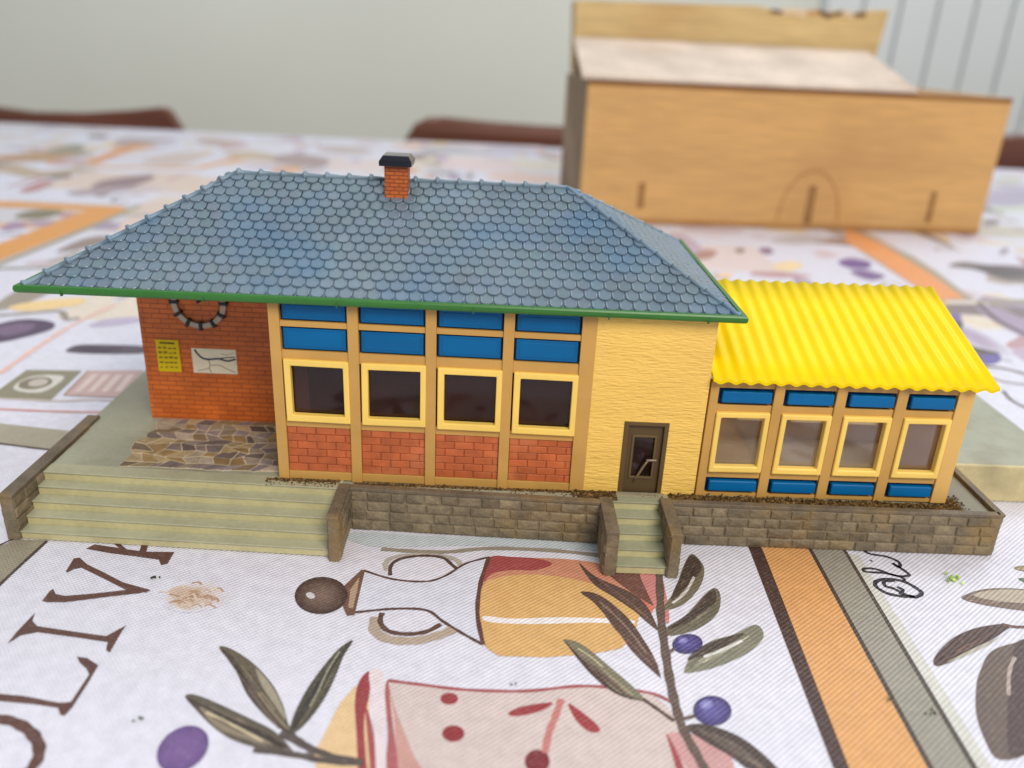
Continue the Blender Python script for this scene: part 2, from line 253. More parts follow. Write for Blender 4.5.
# printed pattern of the cloth, outlines in table millimetres: P filled, G fading to its rim, S brush stroke
PRINTS=[
('P',(216,160,102),[(126.4,-330),(145.8,-330),(146.4,-82),(147.3,-9),(147.3,22),(205,22),(313,255),(300,255),(133.8,22),(133.8,-9),(129.8,-82)],0),
('P',(72,50,45),[(123,-330),(126.6,-330),(130,-82),(134,-9),(134,22),(130.8,22),(130.3,-9),(126.9,-82)],0),
('P',(150,146,135),[(146.2,-330),(154,-330),(154.6,-81),(157,-8),(158,22),(147.8,22),(147.4,-9),(146.2,-82)],0),
('P',(70,58,52),[(145.6,-330),(146.6,-330),(146.8,-82),(148.2,-9),(148.2,20),(147.1,20),(147.1,-9),(145.6,-82)],0),
('P',(78,66,58),[(153.8,-330),(154.9,-330),(155.6,-81),(157.8,-8),(158,20),(157,20),(156.8,-8),(154.4,-81)],0),
('P',(205,205,200),[(155,-330),(159,-330),(158.6,-81),(159.5,-50),(160.5,-8),(157.8,-8),(155.7,-81)],0),
('P',(92,58,50),[(-46.1,-18.91),(-44.76,-16.83),(-39.62,-17.72),(-34.93,-18.62),(-30.39,-19.23),(-23.23,-18.9),(-23.13,-21.44),(-22.98,-24.06),(-24.34,-24.87),(-25.85,-22.5),(-32.93,-21.34),(-39.27,-20.42)],0),
('P',(92,58,50),[(-41.79,-14.76),(-40.1,-14.65),(-32.94,-20.9),(-35.01,-20.44)],0),
('P',(92,58,50),[(-33.31,-14.18),(-31.61,-14.07),(-30.27,-19.52),(-32.18,-19.05)],0),
('P',(92,58,50),[(-47.06,-23.29),(-45.73,-22.92),(-42.61,-25.61),(-37.31,-28.52),(-30.73,-32.35),(-23.06,-34.93),(-23.59,-36.01),(-28.12,-35.63),(-36.15,-31.06),(-43.33,-27.08),(-44.9,-27.74),(-45.69,-29.32),(-46.35,-28.81)],0),
('P',(92,58,50),[(-23.77,-34.58),(-22.91,-35.32),(-25.04,-36.35),(-31.43,-38.02),(-37.29,-39.76),(-40.71,-40.71),(-44.85,-40.95),(-46.15,-40.53),(-46.24,-36.72),(-45.92,-35.79),(-44.37,-37.77),(-41.86,-38.39),(-35.78,-37.13),(-28.67,-35.27)],0),
('P',(92,58,50),[(-45.48,-44.9),(-44.61,-47.68),(-42.57,-49.42),(-33.89,-50.76),(-26.13,-51.9),(-24.99,-50.5),(-23.24,-48.0),(-23.27,-50.51),(-22.91,-57.16),(-24.05,-56.37),(-24.83,-53.82),(-32.23,-52.68),(-41.53,-51.4),(-44.52,-52.68),(-45.87,-55.49),(-46.02,-51.54)],0),
('P',(92,58,50),[(-43.39,-69.76),(-39.14,-70.2),(-34.3,-70.52),(-26.2,-72.05),(-24.2,-71.69),(-24.17,-63.95),(-25.54,-62.23),(-27.75,-60.52),(-29.24,-58.74),(-26.9,-59.04),(-23.53,-61.12),(-23.28,-65.85),(-23.19,-73.07),(-23.63,-75.38),(-24.58,-75.16),(-25.93,-73.38),(-31.18,-72.64),(-38.03,-72.16),(-42.19,-71.81)],0),
('S',(92,58,50),[(-42.81,-77.29),(-38.11,-76.56),(-32.54,-77.33),(-27.62,-79.96),(-24.14,-83.83),(-23.34,-88.02),(-25.57,-92.12),(-28.95,-94.36),(-33.67,-94.2),(-38.46,-91.21),(-42.15,-85.38),(-43.77,-79.85),(-42.81,-77.29)],2.2,1),
('G',(122,92,150),[(5.17,-78.4),(5.9,-79.41),(6.44,-80.57),(6.75,-81.81),(6.83,-83.06),(6.67,-84.28),(6.3,-85.39),(5.73,-86.36),(4.99,-87.12),(4.11,-87.66),(3.15,-87.94),(2.14,-87.97),(1.13,-87.73),(0.17,-87.24),(-0.7,-86.51),(-1.44,-85.58),(-2.01,-84.49),(-2.38,-83.29),(-2.53,-82.04),(-2.44,-80.79),(-2.12,-79.62),(-1.57,-78.58),(-0.82,-77.73),(0.08,-77.13),(1.1,-76.8),(2.18,-76.77),(3.25,-77.04),(4.27,-77.6)],(100,76,132)),
('P',(98,88,72),[(-0.07,-54.46),(2.51,-54.54),(8.45,-58.67),(14.18,-64.59),(17.8,-70.08),(20.08,-74.87),(22.12,-78.43),(19.53,-76.87),(14.92,-73.09),(10.01,-67.66),(5.74,-61.05)],1),
('P',(72,62,54),[(0.42,-54.86),(3.65,-57.04),(8.27,-62.93),(13.68,-69.81),(17.95,-74.53),(21.81,-78.2),(18.83,-76.64),(14.55,-72.93),(9.81,-67.67),(5.66,-61.26)],1),
('P',(158,150,132),[(9.64,-60.35),(14.1,-65.08),(17.47,-70.09),(19.58,-74.46),(16.7,-71.04),(12.53,-65.64)],1),
('P',(92,84,72),[(-2.25,-69.18),(-0.58,-68.54),(4.47,-70.52),(11.53,-73.95),(17.65,-77.12),(21.4,-80.44),(23.18,-82.77),(21.76,-83.15),(17.08,-82.08),(10.75,-79.92),(5.89,-76.8),(1.2,-72.66)],1),
('P',(66,56,50),[(-1.98,-69.35),(4.46,-72.5),(10.62,-75.3),(16.6,-78.01),(21.37,-81.09),(22.8,-82.79),(17.23,-80.29),(10.24,-78.29),(3.75,-74.3)],1),
('P',(140,128,108),[(1.54,-71.74),(7.91,-74.99),(14.05,-78.12),(18.63,-80.8),(12.51,-79.43),(6.53,-76.77)],1),
('S',(88,78,74),[(21.07,-77.81),(23.85,-80.01),(27.88,-82.41),(33.2,-83.92),(40.81,-84.62)],1.5,1),
('S',(110,100,95),[(20.82,-81.92),(24.23,-82.96),(27.98,-82.89),(33.17,-83.77)],1.0,1),
('P',(74,70,58),[(28.71,-50.39),(26.23,-53.07),(23.81,-59.12),(21.84,-66.15),(20.9,-73.08),(21.14,-77.81),(22.46,-77.41),(24.31,-74.07),(26.08,-68.3),(27.06,-61.79),(27.59,-55.58)],1),
('P',(54,50,44),[(27.72,-52.33),(24.73,-60.1),(22.83,-67.52),(21.41,-74.38),(21.31,-77.46),(22.84,-73.43),(24.43,-66.97),(25.79,-60.04)],1),
('S',(150,148,130),[(26.46,-54.25),(25.08,-60.08),(24.33,-66.5),(23.55,-70.72)],0.45,1),
('G',(206,186,176),[(-3.6,-36.24),(-2.77,-37.7),(-2.71,-38.92),(-3.5,-39.91),(-4.88,-40.72),(-6.47,-41.42),(-7.97,-42.04),(-9.35,-42.56),(-10.79,-42.88),(-12.49,-42.9),(-14.44,-42.5),(-16.39,-41.65),(-17.97,-40.37),(-18.9,-38.81),(-19.16,-37.16),(-18.98,-35.63),(-18.62,-34.34),(-18.21,-33.32),(-17.66,-32.5),(-16.75,-31.78),(-15.35,-31.1),(-13.58,-30.51),(-11.72,-30.12),(-10.07,-30.11),(-8.72,-30.6),(-7.52,-31.6),(-6.27,-33.0),(-4.9,-34.62)],(219,219,234)),
('G',(200,172,150),[(-8.45,-36.52),(-7.56,-37.42),(-7.57,-38.09),(-8.4,-38.69),(-9.44,-39.39),(-10.14,-40.24),(-10.57,-41.1),(-11.21,-41.68),(-12.34,-41.75),(-13.7,-41.25),(-14.76,-40.34),(-15.3,-39.34),(-15.67,-38.48),(-16.37,-37.78),(-17.46,-37.06),(-18.4,-36.12),(-18.62,-34.95),(-18.0,-33.78),(-17.0,-32.97),(-16.07,-32.69),(-15.24,-32.87),(-14.26,-33.17),(-13.0,-33.33),(-11.79,-33.29),(-11.04,-33.29),(-10.76,-33.61),(-10.45,-34.36),(-9.64,-35.43)],(206,188,178)),
('S',(170,134,108),[(-13.76,-36.97),(-12.65,-36.57),(-11.86,-37.37)],0.53,1),
('S',(170,134,108),[(-14.23,-37.96),(-12.84,-37.18),(-11.97,-38.33)],0.42,1),
('S',(170,134,108),[(-7.24,-38.17),(-6.29,-37.25),(-5.45,-38.57)],0.5,1),
('S',(222,204,190),[(-14.68,-37.17),(-14.12,-36.53),(-12.7,-37.57)],0.23,1),
('S',(170,134,108),[(-13.38,-36.36),(-12.41,-35.63),(-10.78,-36.72)],0.33,1),
('S',(170,134,108),[(-8.05,-40.35),(-7.46,-39.62),(-5.32,-40.69)],0.4,1),
('S',(170,134,108),[(-9.53,-36.85),(-8.86,-35.97),(-7.42,-37.23)],0.31,1),
('S',(170,134,108),[(-17.86,-36.76),(-17.28,-36.35),(-15.2,-37.12)],0.39,1),
('S',(222,204,190),[(-13.65,-36.92),(-12.26,-35.87),(-11.37,-37.3)],0.35,1),
('S',(184,146,112),[(-8.56,-39.16),(-7.42,-38.73),(-6.81,-39.56)],0.3,1),
('S',(222,204,190),[(-12.34,-37.76),(-11.53,-37.32),(-9.71,-38.12)],0.31,1),
('S',(222,204,190),[(-13.46,-40.3),(-12.72,-39.9),(-10.82,-40.64)],0.32,1),
('S',(170,134,108),[(-14.2,-31.74),(-12.66,-31.2),(-11.72,-32.13)],0.52,1),
('S',(222,204,190),[(-17.2,-33.69),(-15.89,-32.91),(-15.2,-34.09)],0.21,1),
('S',(184,146,112),[(-7.91,-34.29),(-6.93,-33.21),(-5.53,-34.67)],0.48,1),
('S',(222,204,190),[(-20.74,-35.76),(-19.53,-35.45),(-17.99,-36.11)],0.48,1),
('S',(184,146,112),[(-16.72,-39.65),(-15.33,-38.58),(-14.02,-39.99)],0.51,1),
('S',(222,204,190),[(-17.93,-38.27),(-17.08,-38.03),(-16.09,-38.66)],0.44,1),
('S',(170,134,108),[(-15.96,-39.3),(-14.55,-38.43),(-13.68,-39.67)],0.38,1),
('S',(170,134,108),[(-13.12,-38.55),(-12.45,-37.86),(-11.23,-38.94)],0.22,1),
('S',(222,204,190),[(-13.09,-38.03),(-11.8,-37.66),(-10.49,-38.39)],0.22,1),
('S',(170,134,108),[(-13.52,-37.16),(-12.66,-36.51),(-11.73,-37.57)],0.21,1),
('S',(222,204,190),[(-8.43,-34.41),(-7.47,-33.69),(-6.37,-34.81)],0.51,1),
('S',(170,134,108),[(-10.91,-37.22),(-9.37,-36.63),(-8.38,-37.58)],0.33,1),
('S',(222,204,190),[(-13.88,-39.7),(-12.96,-38.94),(-11.34,-40.05)],0.26,1),
('S',(170,134,108),[(-11.22,-40.44),(-10.01,-39.69),(-8.57,-40.78)],0.29,1),
('S',(184,146,112),[(-10.14,-34.79),(-9.81,-33.78),(-8.29,-35.2)],0.2,1),
('S',(170,134,108),[(-15.4,-39.34),(-14.24,-38.63),(-12.86,-39.69)],0.22,1),
('S',(184,146,112),[(-9.33,-36.41),(-8.43,-36.35),(-7.14,-36.8)],0.38,1),
('S',(170,134,108),[(-9.32,-37.23),(-8.11,-36.45),(-7.23,-37.62)],0.47,1),
('S',(222,204,190),[(-16.35,-41.05),(-14.97,-40.18),(-14.27,-41.42)],0.27,1),
('S',(170,134,108),[(-8.3,-37.47),(-7.04,-36.57),(-6.54,-37.88)],0.27,1),
('S',(184,146,112),[(-13.71,-34.9),(-11.96,-34.6),(-10.88,-35.25)],0.46,1),
('S',(170,134,108),[(-13.19,-35.97),(-12.38,-34.94),(-10.75,-36.34)],0.42,1),
('P',(150,142,124),[(-73.33,-49.07),(-70.8,-31.32),(-67.91,-19.31),(-65.93,-15.94),(-57.6,-15.84),(-59.25,-34.63),(-59.83,-51.73)],0),
('S',(70,52,46),[(-59.7,-51.95),(-59.1,-34.89),(-57.52,-15.99)],0.9,1),
('S',(70,52,46),[(-74.53,-35.57),(-68.24,-18.72),(-65.93,-15.78)],0.7,1),
('P',(196,206,214),[(18.54,-8.21),(24.54,-6.15),(42.89,-7.02),(66.64,-6.05),(92.28,-7.25),(91.89,-10.8),(59.4,-10.44),(30.97,-12.98),(23.69,-11.89)],1),
('S',(150,140,126),[(29.79,-14.0),(37.36,-14.43),(47.07,-14.25),(59.42,-11.7),(77.38,-11.77),(91.57,-13.64)],1.6,1),
('S',(178,172,165),[(32.85,-23.38),(31.86,-20.53),(33.38,-17.75),(38.43,-16.2),(45.44,-16.05),(49.93,-17.57),(51.38,-20.01)],1.5,1),
('S',(84,60,50),[(33.73,-25.46),(33.4,-21.16),(35.59,-18.05),(41.08,-16.33),(46.39,-16.9),(49.23,-20.15),(51.08,-22.22)],1.0,1),
('S',(176,160,145),[(32.68,-41.89),(33.01,-46.62),(36.86,-49.62),(42.9,-49.74),(47.99,-47.54),(51.65,-45.01)],2.6,1),
('S',(90,62,52),[(33.86,-40.35),(33.87,-43.63),(36.07,-46.69),(40.38,-47.61),(44.85,-46.55),(48.07,-43.67)],1.3,1),
('P',(214,217,234),[(26.55,-23.78),(34.62,-27.08),(43.03,-27.53),(47.84,-24.72),(52.64,-19.19),(58.63,-15.79),(56.47,-28.91),(56.45,-39.31),(58.0,-50.06),(53.29,-46.67),(48.37,-42.58),(44.11,-38.77),(36.13,-38.48),(27.38,-40.6)],0),
('P',(214,172,112),[(58.64,-16.1),(68.33,-16.38),(82.39,-16.98),(87.88,-18.42),(93.17,-22.46),(96.78,-33.16),(93.58,-44.47),(89.8,-49.82),(82.77,-52.06),(72.21,-53.7),(61.82,-53.81),(59.55,-51.97),(58.15,-50.05),(56.89,-40.52),(56.8,-28.89)],0),
('P',(200,138,112),[(58.64,-16.1),(68.34,-15.46),(82.48,-15.76),(91.85,-18.9),(96.15,-25.8),(92.39,-28.77),(81.82,-24.58),(73.36,-22.98),(64.8,-23.51),(58.89,-26.0),(57.13,-28.87),(57.29,-23.27)],1),
('P',(158,72,74),[(58.81,-16.09),(64.8,-15.39),(71.86,-15.84),(75.3,-18.03),(70.85,-20.97),(64.8,-21.35),(59.67,-23.12),(57.57,-26.78)],1),
('P',(206,120,104),[(89.45,-16.82),(97.25,-17.82),(100.55,-24.83),(99.89,-34.28),(96.04,-38.3),(94.17,-27.99)],1),
('P',(236,232,236),[(58.15,-40.2),(64.79,-40.8),(75.92,-39.68),(88.68,-39.45),(93.44,-39.68),(93.24,-41.15),(83.74,-41.2),(69.5,-42.48),(59.31,-42.32)],1),
('S',(84,56,48),[(26.55,-23.78),(34.62,-27.08),(43.03,-27.53),(47.84,-24.72),(52.64,-19.19),(58.81,-15.78)],0.75,1),
('S',(84,56,48),[(27.38,-40.6),(36.16,-38.73),(44.11,-38.77),(48.37,-42.58),(53.29,-46.67),(58.15,-50.27)],0.8,1),
('S',(96,60,50),[(58.63,-15.79),(56.75,-27.52),(56.45,-39.31),(58.15,-50.27)],1.1,1),
('P',(112,82,66),[(22.81,-30.96),(26.16,-23.51),(27.1,-24.03),(27.32,-33.35),(27.55,-41.57),(25.81,-41.92),(24.31,-38.92)],0),
('P',(176,150,128),[(24.79,-31.91),(26.18,-26.63),(26.57,-32.73),(26.73,-39.15),(25.56,-38.84)],0),
('G',(126,104,94),[(24.47,-33.76),(24.65,-35.38),(24.52,-36.95),(24.07,-38.38),(23.35,-39.61),(22.37,-40.59),(21.21,-41.27),(19.9,-41.63),(18.51,-41.66),(17.11,-41.34),(15.75,-40.69),(14.5,-39.75),(13.42,-38.55),(12.57,-37.14),(11.98,-35.59),(11.7,-33.97),(11.74,-32.37),(12.11,-30.85),(12.8,-29.52),(13.78,-28.43),(14.99,-27.66),(16.37,-27.25),(17.86,-27.23),(19.35,-27.59),(20.78,-28.31),(22.07,-29.35),(23.15,-30.66),(23.96,-32.16)],(58,38,32)),
('P',(205,205,210),[(16.83,-35.38),(16.8,-35.61),(16.71,-35.8),(16.57,-35.94),(16.38,-36.03),(16.16,-36.06),(15.91,-36.02),(15.65,-35.93),(15.39,-35.78),(15.14,-35.58),(14.91,-35.35),(14.73,-35.08),(14.58,-34.81),(14.49,-34.54),(14.46,-34.28),(14.49,-34.04),(14.58,-33.85),(14.72,-33.71),(14.91,-33.62),(15.13,-33.59),(15.39,-33.63),(15.65,-33.72),(15.91,-33.88),(16.17,-34.08),(16.39,-34.31),(16.58,-34.58),(16.72,-34.85),(16.8,-35.12)],0),
('P',(222,190,146),[(31.6,-64.71),(29.39,-69.53),(28.0,-77.51),(27.13,-82.45),(28.77,-88.51),(38.44,-88.12),(34.71,-64.56)],0),
('P',(206,190,188),[(38.25,-62.43),(45.05,-63.28),(53.55,-64.23),(64.78,-64.07),(74.71,-62.81),(79.01,-62.21),(88.88,-63.11),(94.42,-64.0),(97.39,-67.28),(98.82,-74.38),(98.85,-81.02),(98.25,-87.22),(41.68,-89.46),(41.88,-81.82),(40.45,-73.51)],0),
('P',(196,150,142),[(38.38,-63.41),(41.11,-73.48),(42.51,-81.79),(44.1,-89.36),(50.15,-89.12),(46.47,-83.21),(43.93,-77.64),(40.64,-69.92)],1),
('P',(150,60,66),[(34.01,-60.14),(32.34,-62.92),(32.32,-68.47),(34.11,-77.24),(36.87,-89.65),(38.43,-89.59),(36.72,-82.04),(35.1,-73.75),(35.01,-66.46)],1),
('P',(222,210,216),[(34.01,-60.14),(36.41,-59.51),(38.44,-66.3),(39.8,-76.98),(41.68,-89.46),(39.88,-89.53),(37.67,-77.08),(35.28,-66.45)],1),
('P',(160,76,80),[(34.79,-70.19),(37.47,-77.09),(39.88,-89.53),(39.15,-89.56),(36.96,-80.42)],1),
('P',(168,92,96),[(38.25,-62.43),(38.16,-66.31),(40.26,-76.96),(40.84,-83.45),(42.16,-89.44),(44.1,-89.36),(42.64,-81.79),(40.64,-73.5),(39.13,-66.27)],1),
('S',(160,84,88),[(38.28,-62.63),(45.07,-63.47),(54.97,-64.55),(67.6,-64.33),(79.0,-62.31),(87.52,-62.59),(95.14,-63.97),(99.5,-67.18)],0.9,1),
('P',(150,56,62),[(53.52,-67.19),(53.5,-67.56),(53.38,-67.92),(53.18,-68.25),(52.9,-68.53),(52.57,-68.74),(52.19,-68.88),(51.78,-68.94),(51.37,-68.92),(50.97,-68.82),(50.6,-68.64),(50.29,-68.39),(50.05,-68.08),(49.88,-67.73),(49.81,-67.36),(49.82,-66.99),(49.93,-66.62),(50.13,-66.29),(50.4,-66.01),(50.74,-65.79),(51.13,-65.64),(51.54,-65.58),(51.96,-65.6),(52.37,-65.71),(52.74,-65.89),(53.05,-66.15),(53.29,-66.46),(53.45,-66.81)],0),
('P',(140,44,52),[(55.32,-76.47),(55.29,-76.94),(55.15,-77.39),(54.91,-77.8),(54.58,-78.14),(54.18,-78.41),(53.72,-78.58),(53.24,-78.65),(52.74,-78.62),(52.27,-78.49),(51.83,-78.26),(51.46,-77.95),(51.17,-77.57),(50.97,-77.13),(50.88,-76.67),(50.9,-76.19),(51.03,-75.74),(51.26,-75.32),(51.59,-74.96),(52.0,-74.69),(52.46,-74.51),(52.96,-74.43),(53.46,-74.46),(53.95,-74.6),(54.39,-74.84),(54.76,-75.16),(55.05,-75.56),(55.24,-76.0)],0),
('P',(120,34,44),[(71.95,-82.62),(71.87,-83.25),(71.66,-83.86),(71.36,-84.4),(70.96,-84.85),(70.5,-85.2),(69.99,-85.42),(69.46,-85.51),(68.93,-85.47),(68.43,-85.28),(67.99,-84.97),(67.62,-84.55),(67.34,-84.03),(67.17,-83.45),(67.12,-82.82),(67.19,-82.19),(67.38,-81.57),(67.68,-81.02),(68.08,-80.54),(68.55,-80.17),(69.07,-79.93),(69.62,-79.84),(70.16,-79.89),(70.67,-80.08),(71.13,-80.41),(71.5,-80.85),(71.77,-81.39),(71.92,-81.99)],0),
('P',(152,54,60),[(64.1,-70.47),(66.84,-68.7),(73.09,-67.3),(70.93,-69.61),(66.81,-71.25),(64.44,-71.36)],1),
('P',(152,54,60),[(76.4,-67.51),(78.5,-69.08),(81.61,-72.53),(82.34,-74.68),(80.06,-74.87),(77.62,-71.83)],1),
('S',(190,120,116),[(75.08,-66.26),(73.59,-71.12),(72.05,-75.56),(71.08,-80.59)],1.5,1),
('S',(84,74,70),[(19.35,-77.89),(25.21,-80.92),(30.76,-83.24),(36.56,-84.17)],1.5,1),
('S',(84,74,70),[(15.41,-82.15),(23.18,-83.01),(29.72,-84.3),(36.63,-84.56)],1.3,1),
('P',(196,150,150),[(95.9,-74.94),(102.22,-75.09),(107.27,-79.05),(106.16,-86.15),(99.84,-86.41),(98.08,-82.64)],1),
('P',(160,66,74),[(95.64,-74.52),(96.89,-78.67),(97.77,-84.21),(97.95,-86.48),(96.38,-86.55),(95.93,-80.34)],1),
('P',(112,72,66),[(89.39,-19.8),(98.18,-19.24),(101.39,-31.58),(100.13,-34.26),(95.07,-29.29)],1),
('P',(200,130,130),[(98.18,-19.24),(103.24,-20.38),(103.53,-28.78),(102.54,-39.17),(100.92,-39.26),(99.09,-30.39)],1),
('P',(88,66,60),[(82.46,-16.97),(86.48,-22.87),(94.32,-28.66),(97.75,-33.76),(99.29,-42.38),(98.24,-42.08),(94.18,-35.89),(89.87,-30.94),(85.36,-25.77)],1),
('P',(88,66,60),[(81.85,-29.54),(86.6,-30.47),(92.38,-38.5),(95.64,-47.82),(96.91,-53.28),(97.24,-58.51),(96.34,-57.73),(92.16,-50.8),(88.65,-41.77),(85.04,-33.85)],1),
('S',(132,112,100),[(86.34,-33.12),(91.75,-42.2),(95.13,-51.2)],0.5,1),
('P',(122,116,96),[(76.48,-47.71),(80.6,-48.85),(86.31,-55.95),(90.67,-61.84),(92.9,-66.08),(90.21,-65.26),(86.19,-63.53),(82.42,-58.22),(78.86,-52.05)],1),
('P',(70,52,48),[(76.85,-47.92),(79.9,-53.08),(83.79,-59.18),(87.56,-63.95),(92.9,-66.08),(87.46,-64.72),(82.98,-60.02),(78.82,-52.6)],1),
('S',(84,64,58),[(92.29,-65.45),(94.71,-67.87),(97.89,-71.36)],1.0,1),
('P',(112,104,86),[(101.67,-34.82),(106.16,-27.26),(109.84,-17.76),(113.4,-10.96),(115.17,-13.33),(115.57,-18.14),(112.8,-25.48),(107.89,-32.25),(104.13,-34.8)],1),
('P',(72,58,50),[(104.44,-30.74),(108.83,-20.76),(112.76,-11.94),(114.99,-13.34),(114.68,-18.19),(110.31,-24.23),(106.25,-29.97)],1),
('S',(205,200,196),[(104.5,-32.71),(108.76,-27.79),(112.2,-21.27)],0.7,1),
('P',(104,98,84),[(101.2,-42.27),(106.96,-37.05),(113.52,-28.46),(116.65,-25.8),(117.35,-28.63),(115.61,-34.65),(112.14,-39.24),(106.95,-43.15),(101.38,-44.86)],1),
('P',(70,58,52),[(101.6,-42.25),(107.9,-36.37),(114.17,-28.15),(116.26,-26.38),(115.54,-31.41),(110.24,-36.86),(105.43,-40.84)],1),
('P',(128,126,110),[(102.83,-56.37),(106.26,-50.4),(111.41,-46.06),(116.63,-43.8),(123.25,-39.72),(123.97,-43.99),(118.54,-49.98),(110.16,-54.95),(104.19,-56.93)],1),
('P',(76,66,58),[(104.24,-52.91),(107.72,-48.87),(113.09,-45.51),(119.58,-43.05),(114.98,-47.36),(108.78,-51.04)],1),
('S',(215,215,212),[(108.23,-51.83),(113.01,-49.15),(118.5,-45.68)],0.8,1),
('P',(72,58,54),[(100.0,-72.76),(104.25,-71.87),(110.33,-74.74),(114.32,-79.57),(116.17,-84.23),(111.67,-84.41),(107.11,-79.71),(103.23,-76.57)],1),
('P',(104,90,82),[(102.55,-73.53),(108.08,-75.69),(111.67,-79.68),(113.17,-83.58),(110.14,-80.55),(105.87,-76.63)],1),
('S',(96,78,70),[(103.8,-15.9),(102.0,-28.87),(100.6,-39.27),(99.74,-49.85),(99.12,-59.43),(98.99,-67.2),(99.32,-73.49),(100.67,-79.33),(102.37,-86.31)],2.0,1),
('S',(96,78,70),[(99.69,-44.72),(99.71,-50.96),(103.36,-47.64)],0.8,1),
('S',(96,78,70),[(99.35,-70.84),(103.43,-69.3)],0.8,1),
('G',(86,78,150),[(108.97,-46.88),(108.76,-47.66),(108.38,-48.43),(107.85,-49.15),(107.19,-49.78),(106.45,-50.3),(105.65,-50.68),(104.84,-50.9),(104.05,-50.96),(103.32,-50.85),(102.69,-50.57),(102.19,-50.14),(101.84,-49.58),(101.66,-48.92),(101.66,-48.18),(101.84,-47.41),(102.2,-46.63),(102.72,-45.9),(103.37,-45.24),(104.12,-44.69),(104.94,-44.29),(105.78,-44.05),(106.6,-43.99),(107.35,-44.11),(107.99,-44.4),(108.5,-44.86),(108.84,-45.44),(109.0,-46.13)],(58,50,100)),
('G',(150,150,205),[(105.81,-46.04),(105.76,-46.28),(105.64,-46.53),(105.48,-46.77),(105.26,-46.99),(105.0,-47.18),(104.73,-47.34),(104.44,-47.45),(104.15,-47.51),(103.89,-47.52),(103.65,-47.47),(103.46,-47.37),(103.32,-47.22),(103.24,-47.04),(103.22,-46.82),(103.27,-46.58),(103.38,-46.34),(103.54,-46.1),(103.76,-45.87),(104.02,-45.68),(104.3,-45.52),(104.59,-45.4),(104.87,-45.34),(105.14,-45.34),(105.38,-45.39),(105.58,-45.49),(105.72,-45.64),(105.79,-45.82)],(100,92,165)),
('G',(96,88,158),[(110.41,-68.35),(110.03,-69.26),(109.47,-70.11),(108.76,-70.86),(107.95,-71.45),(107.07,-71.88),(106.17,-72.12),(105.28,-72.16),(104.45,-72.0),(103.72,-71.64),(103.11,-71.11),(102.67,-70.42),(102.42,-69.61),(102.36,-68.72),(102.52,-67.78),(102.87,-66.84),(103.4,-65.96),(104.1,-65.18),(104.93,-64.54),(105.84,-64.08),(106.78,-63.82),(107.71,-63.77),(108.58,-63.95),(109.33,-64.33),(109.94,-64.91),(110.36,-65.64),(110.59,-66.49),(110.6,-67.4)],(62,54,108)),
('G',(160,160,212),[(107.19,-65.99),(107.12,-66.31),(106.97,-66.64),(106.76,-66.96),(106.48,-67.24),(106.16,-67.49),(105.81,-67.68),(105.45,-67.81),(105.1,-67.87),(104.77,-67.86),(104.48,-67.78),(104.25,-67.63),(104.08,-67.42),(103.98,-67.16),(103.97,-66.86),(104.03,-66.54),(104.17,-66.21),(104.39,-65.9),(104.66,-65.61),(104.98,-65.36),(105.33,-65.16),(105.7,-65.03),(106.06,-64.96),(106.39,-64.97),(106.68,-65.06),(106.92,-65.21),(107.09,-65.43),(107.18,-65.69)],(104,96,168)),
('S',(42,36,48),[(164.57,-24.67),(167.83,-26.37),(170.49,-24.7),(170.03,-22.58),(167.9,-19.81),(163.88,-19.02),(160.46,-20.26),(159.47,-22.67),(161.25,-25.25),(164.59,-26.26),(167.87,-26.29)],1.1,1),
('S',(42,36,48),[(165.11,-22.33),(166.06,-23.43),(165.16,-24.41),(163.64,-22.96),(162.09,-22.13),(162.69,-20.13),(165.52,-19.71)],0.95,1),
('S',(42,36,48),[(167.9,-19.81),(168.38,-18.18),(164.5,-16.39),(159.23,-16.07),(159.55,-14.65),(162.74,-14.7),(166.59,-17.24),(170.0,-17.27),(170.73,-15.84),(168.53,-11.56),(169.47,-13.43),(170.53,-11.0),(168.29,-8.56),(164.15,-7.52),(162.78,-5.84)],0.85,1),
('S',(42,36,48),[(162.71,-10.48),(163.2,-11.13)],0.5,1),
('P',(120,102,90),[(180.13,-26.09),(183.23,-23.93),(188.1,-21.95),(193.35,-21.16),(199.08,-21.28),(208.04,-22.45),(202.79,-30.92),(193.84,-30.36),(187.46,-29.28),(182.97,-28.07)],1),
('P',(178,166,150),[(183.8,-24.66),(188.75,-22.53),(193.99,-21.75),(198.76,-21.85),(207.55,-23.24),(205.36,-26.76),(195.58,-27.34),(187.54,-26.55)],1),
('P',(82,60,54),[(161.58,-49.94),(164.77,-46.39),(170.6,-41.61),(177.83,-37.89),(185.15,-35.99),(187.01,-36.7),(183.99,-38.89),(177.68,-43.17),(168.78,-48.65),(162.64,-51.68),(161.01,-51.76)],1),
('P',(178,172,158),[(164.38,-50.7),(171.02,-47.62),(178.41,-43.45),(184.91,-38.84),(181.95,-40.99),(175.36,-44.25),(168.07,-48.38)],1),
('S',(110,74,68),[(185.08,-36.13),(188.21,-36.98),(193.08,-36.37)],1.0,1),
('P',(104,88,80),[(170.57,-53.34),(176.82,-46.38),(184.91,-42.78),(192.06,-41.1),(194.17,-44.84),(183.9,-62.7),(174.96,-72.18),(166.77,-77.21),(161.01,-78.35),(160.91,-73.75),(162.96,-66.28),(167.26,-58.07)],1),
('P',(78,60,58),[(184.91,-42.78),(192.06,-41.1),(194.17,-44.84),(183.9,-62.7),(173.12,-72.74),(163.88,-77.78),(169.75,-65.97),(177.85,-52.97)],1),
('S',(176,158,150),[(181.51,-47.99),(177.42,-53.0),(172.99,-60.54)],0.8,1),
('P',(140,126,96),[(201.95,-11.53),(205.43,-10.29),(209.01,-11.08),(207.72,-13.26),(203.39,-12.95)],1),
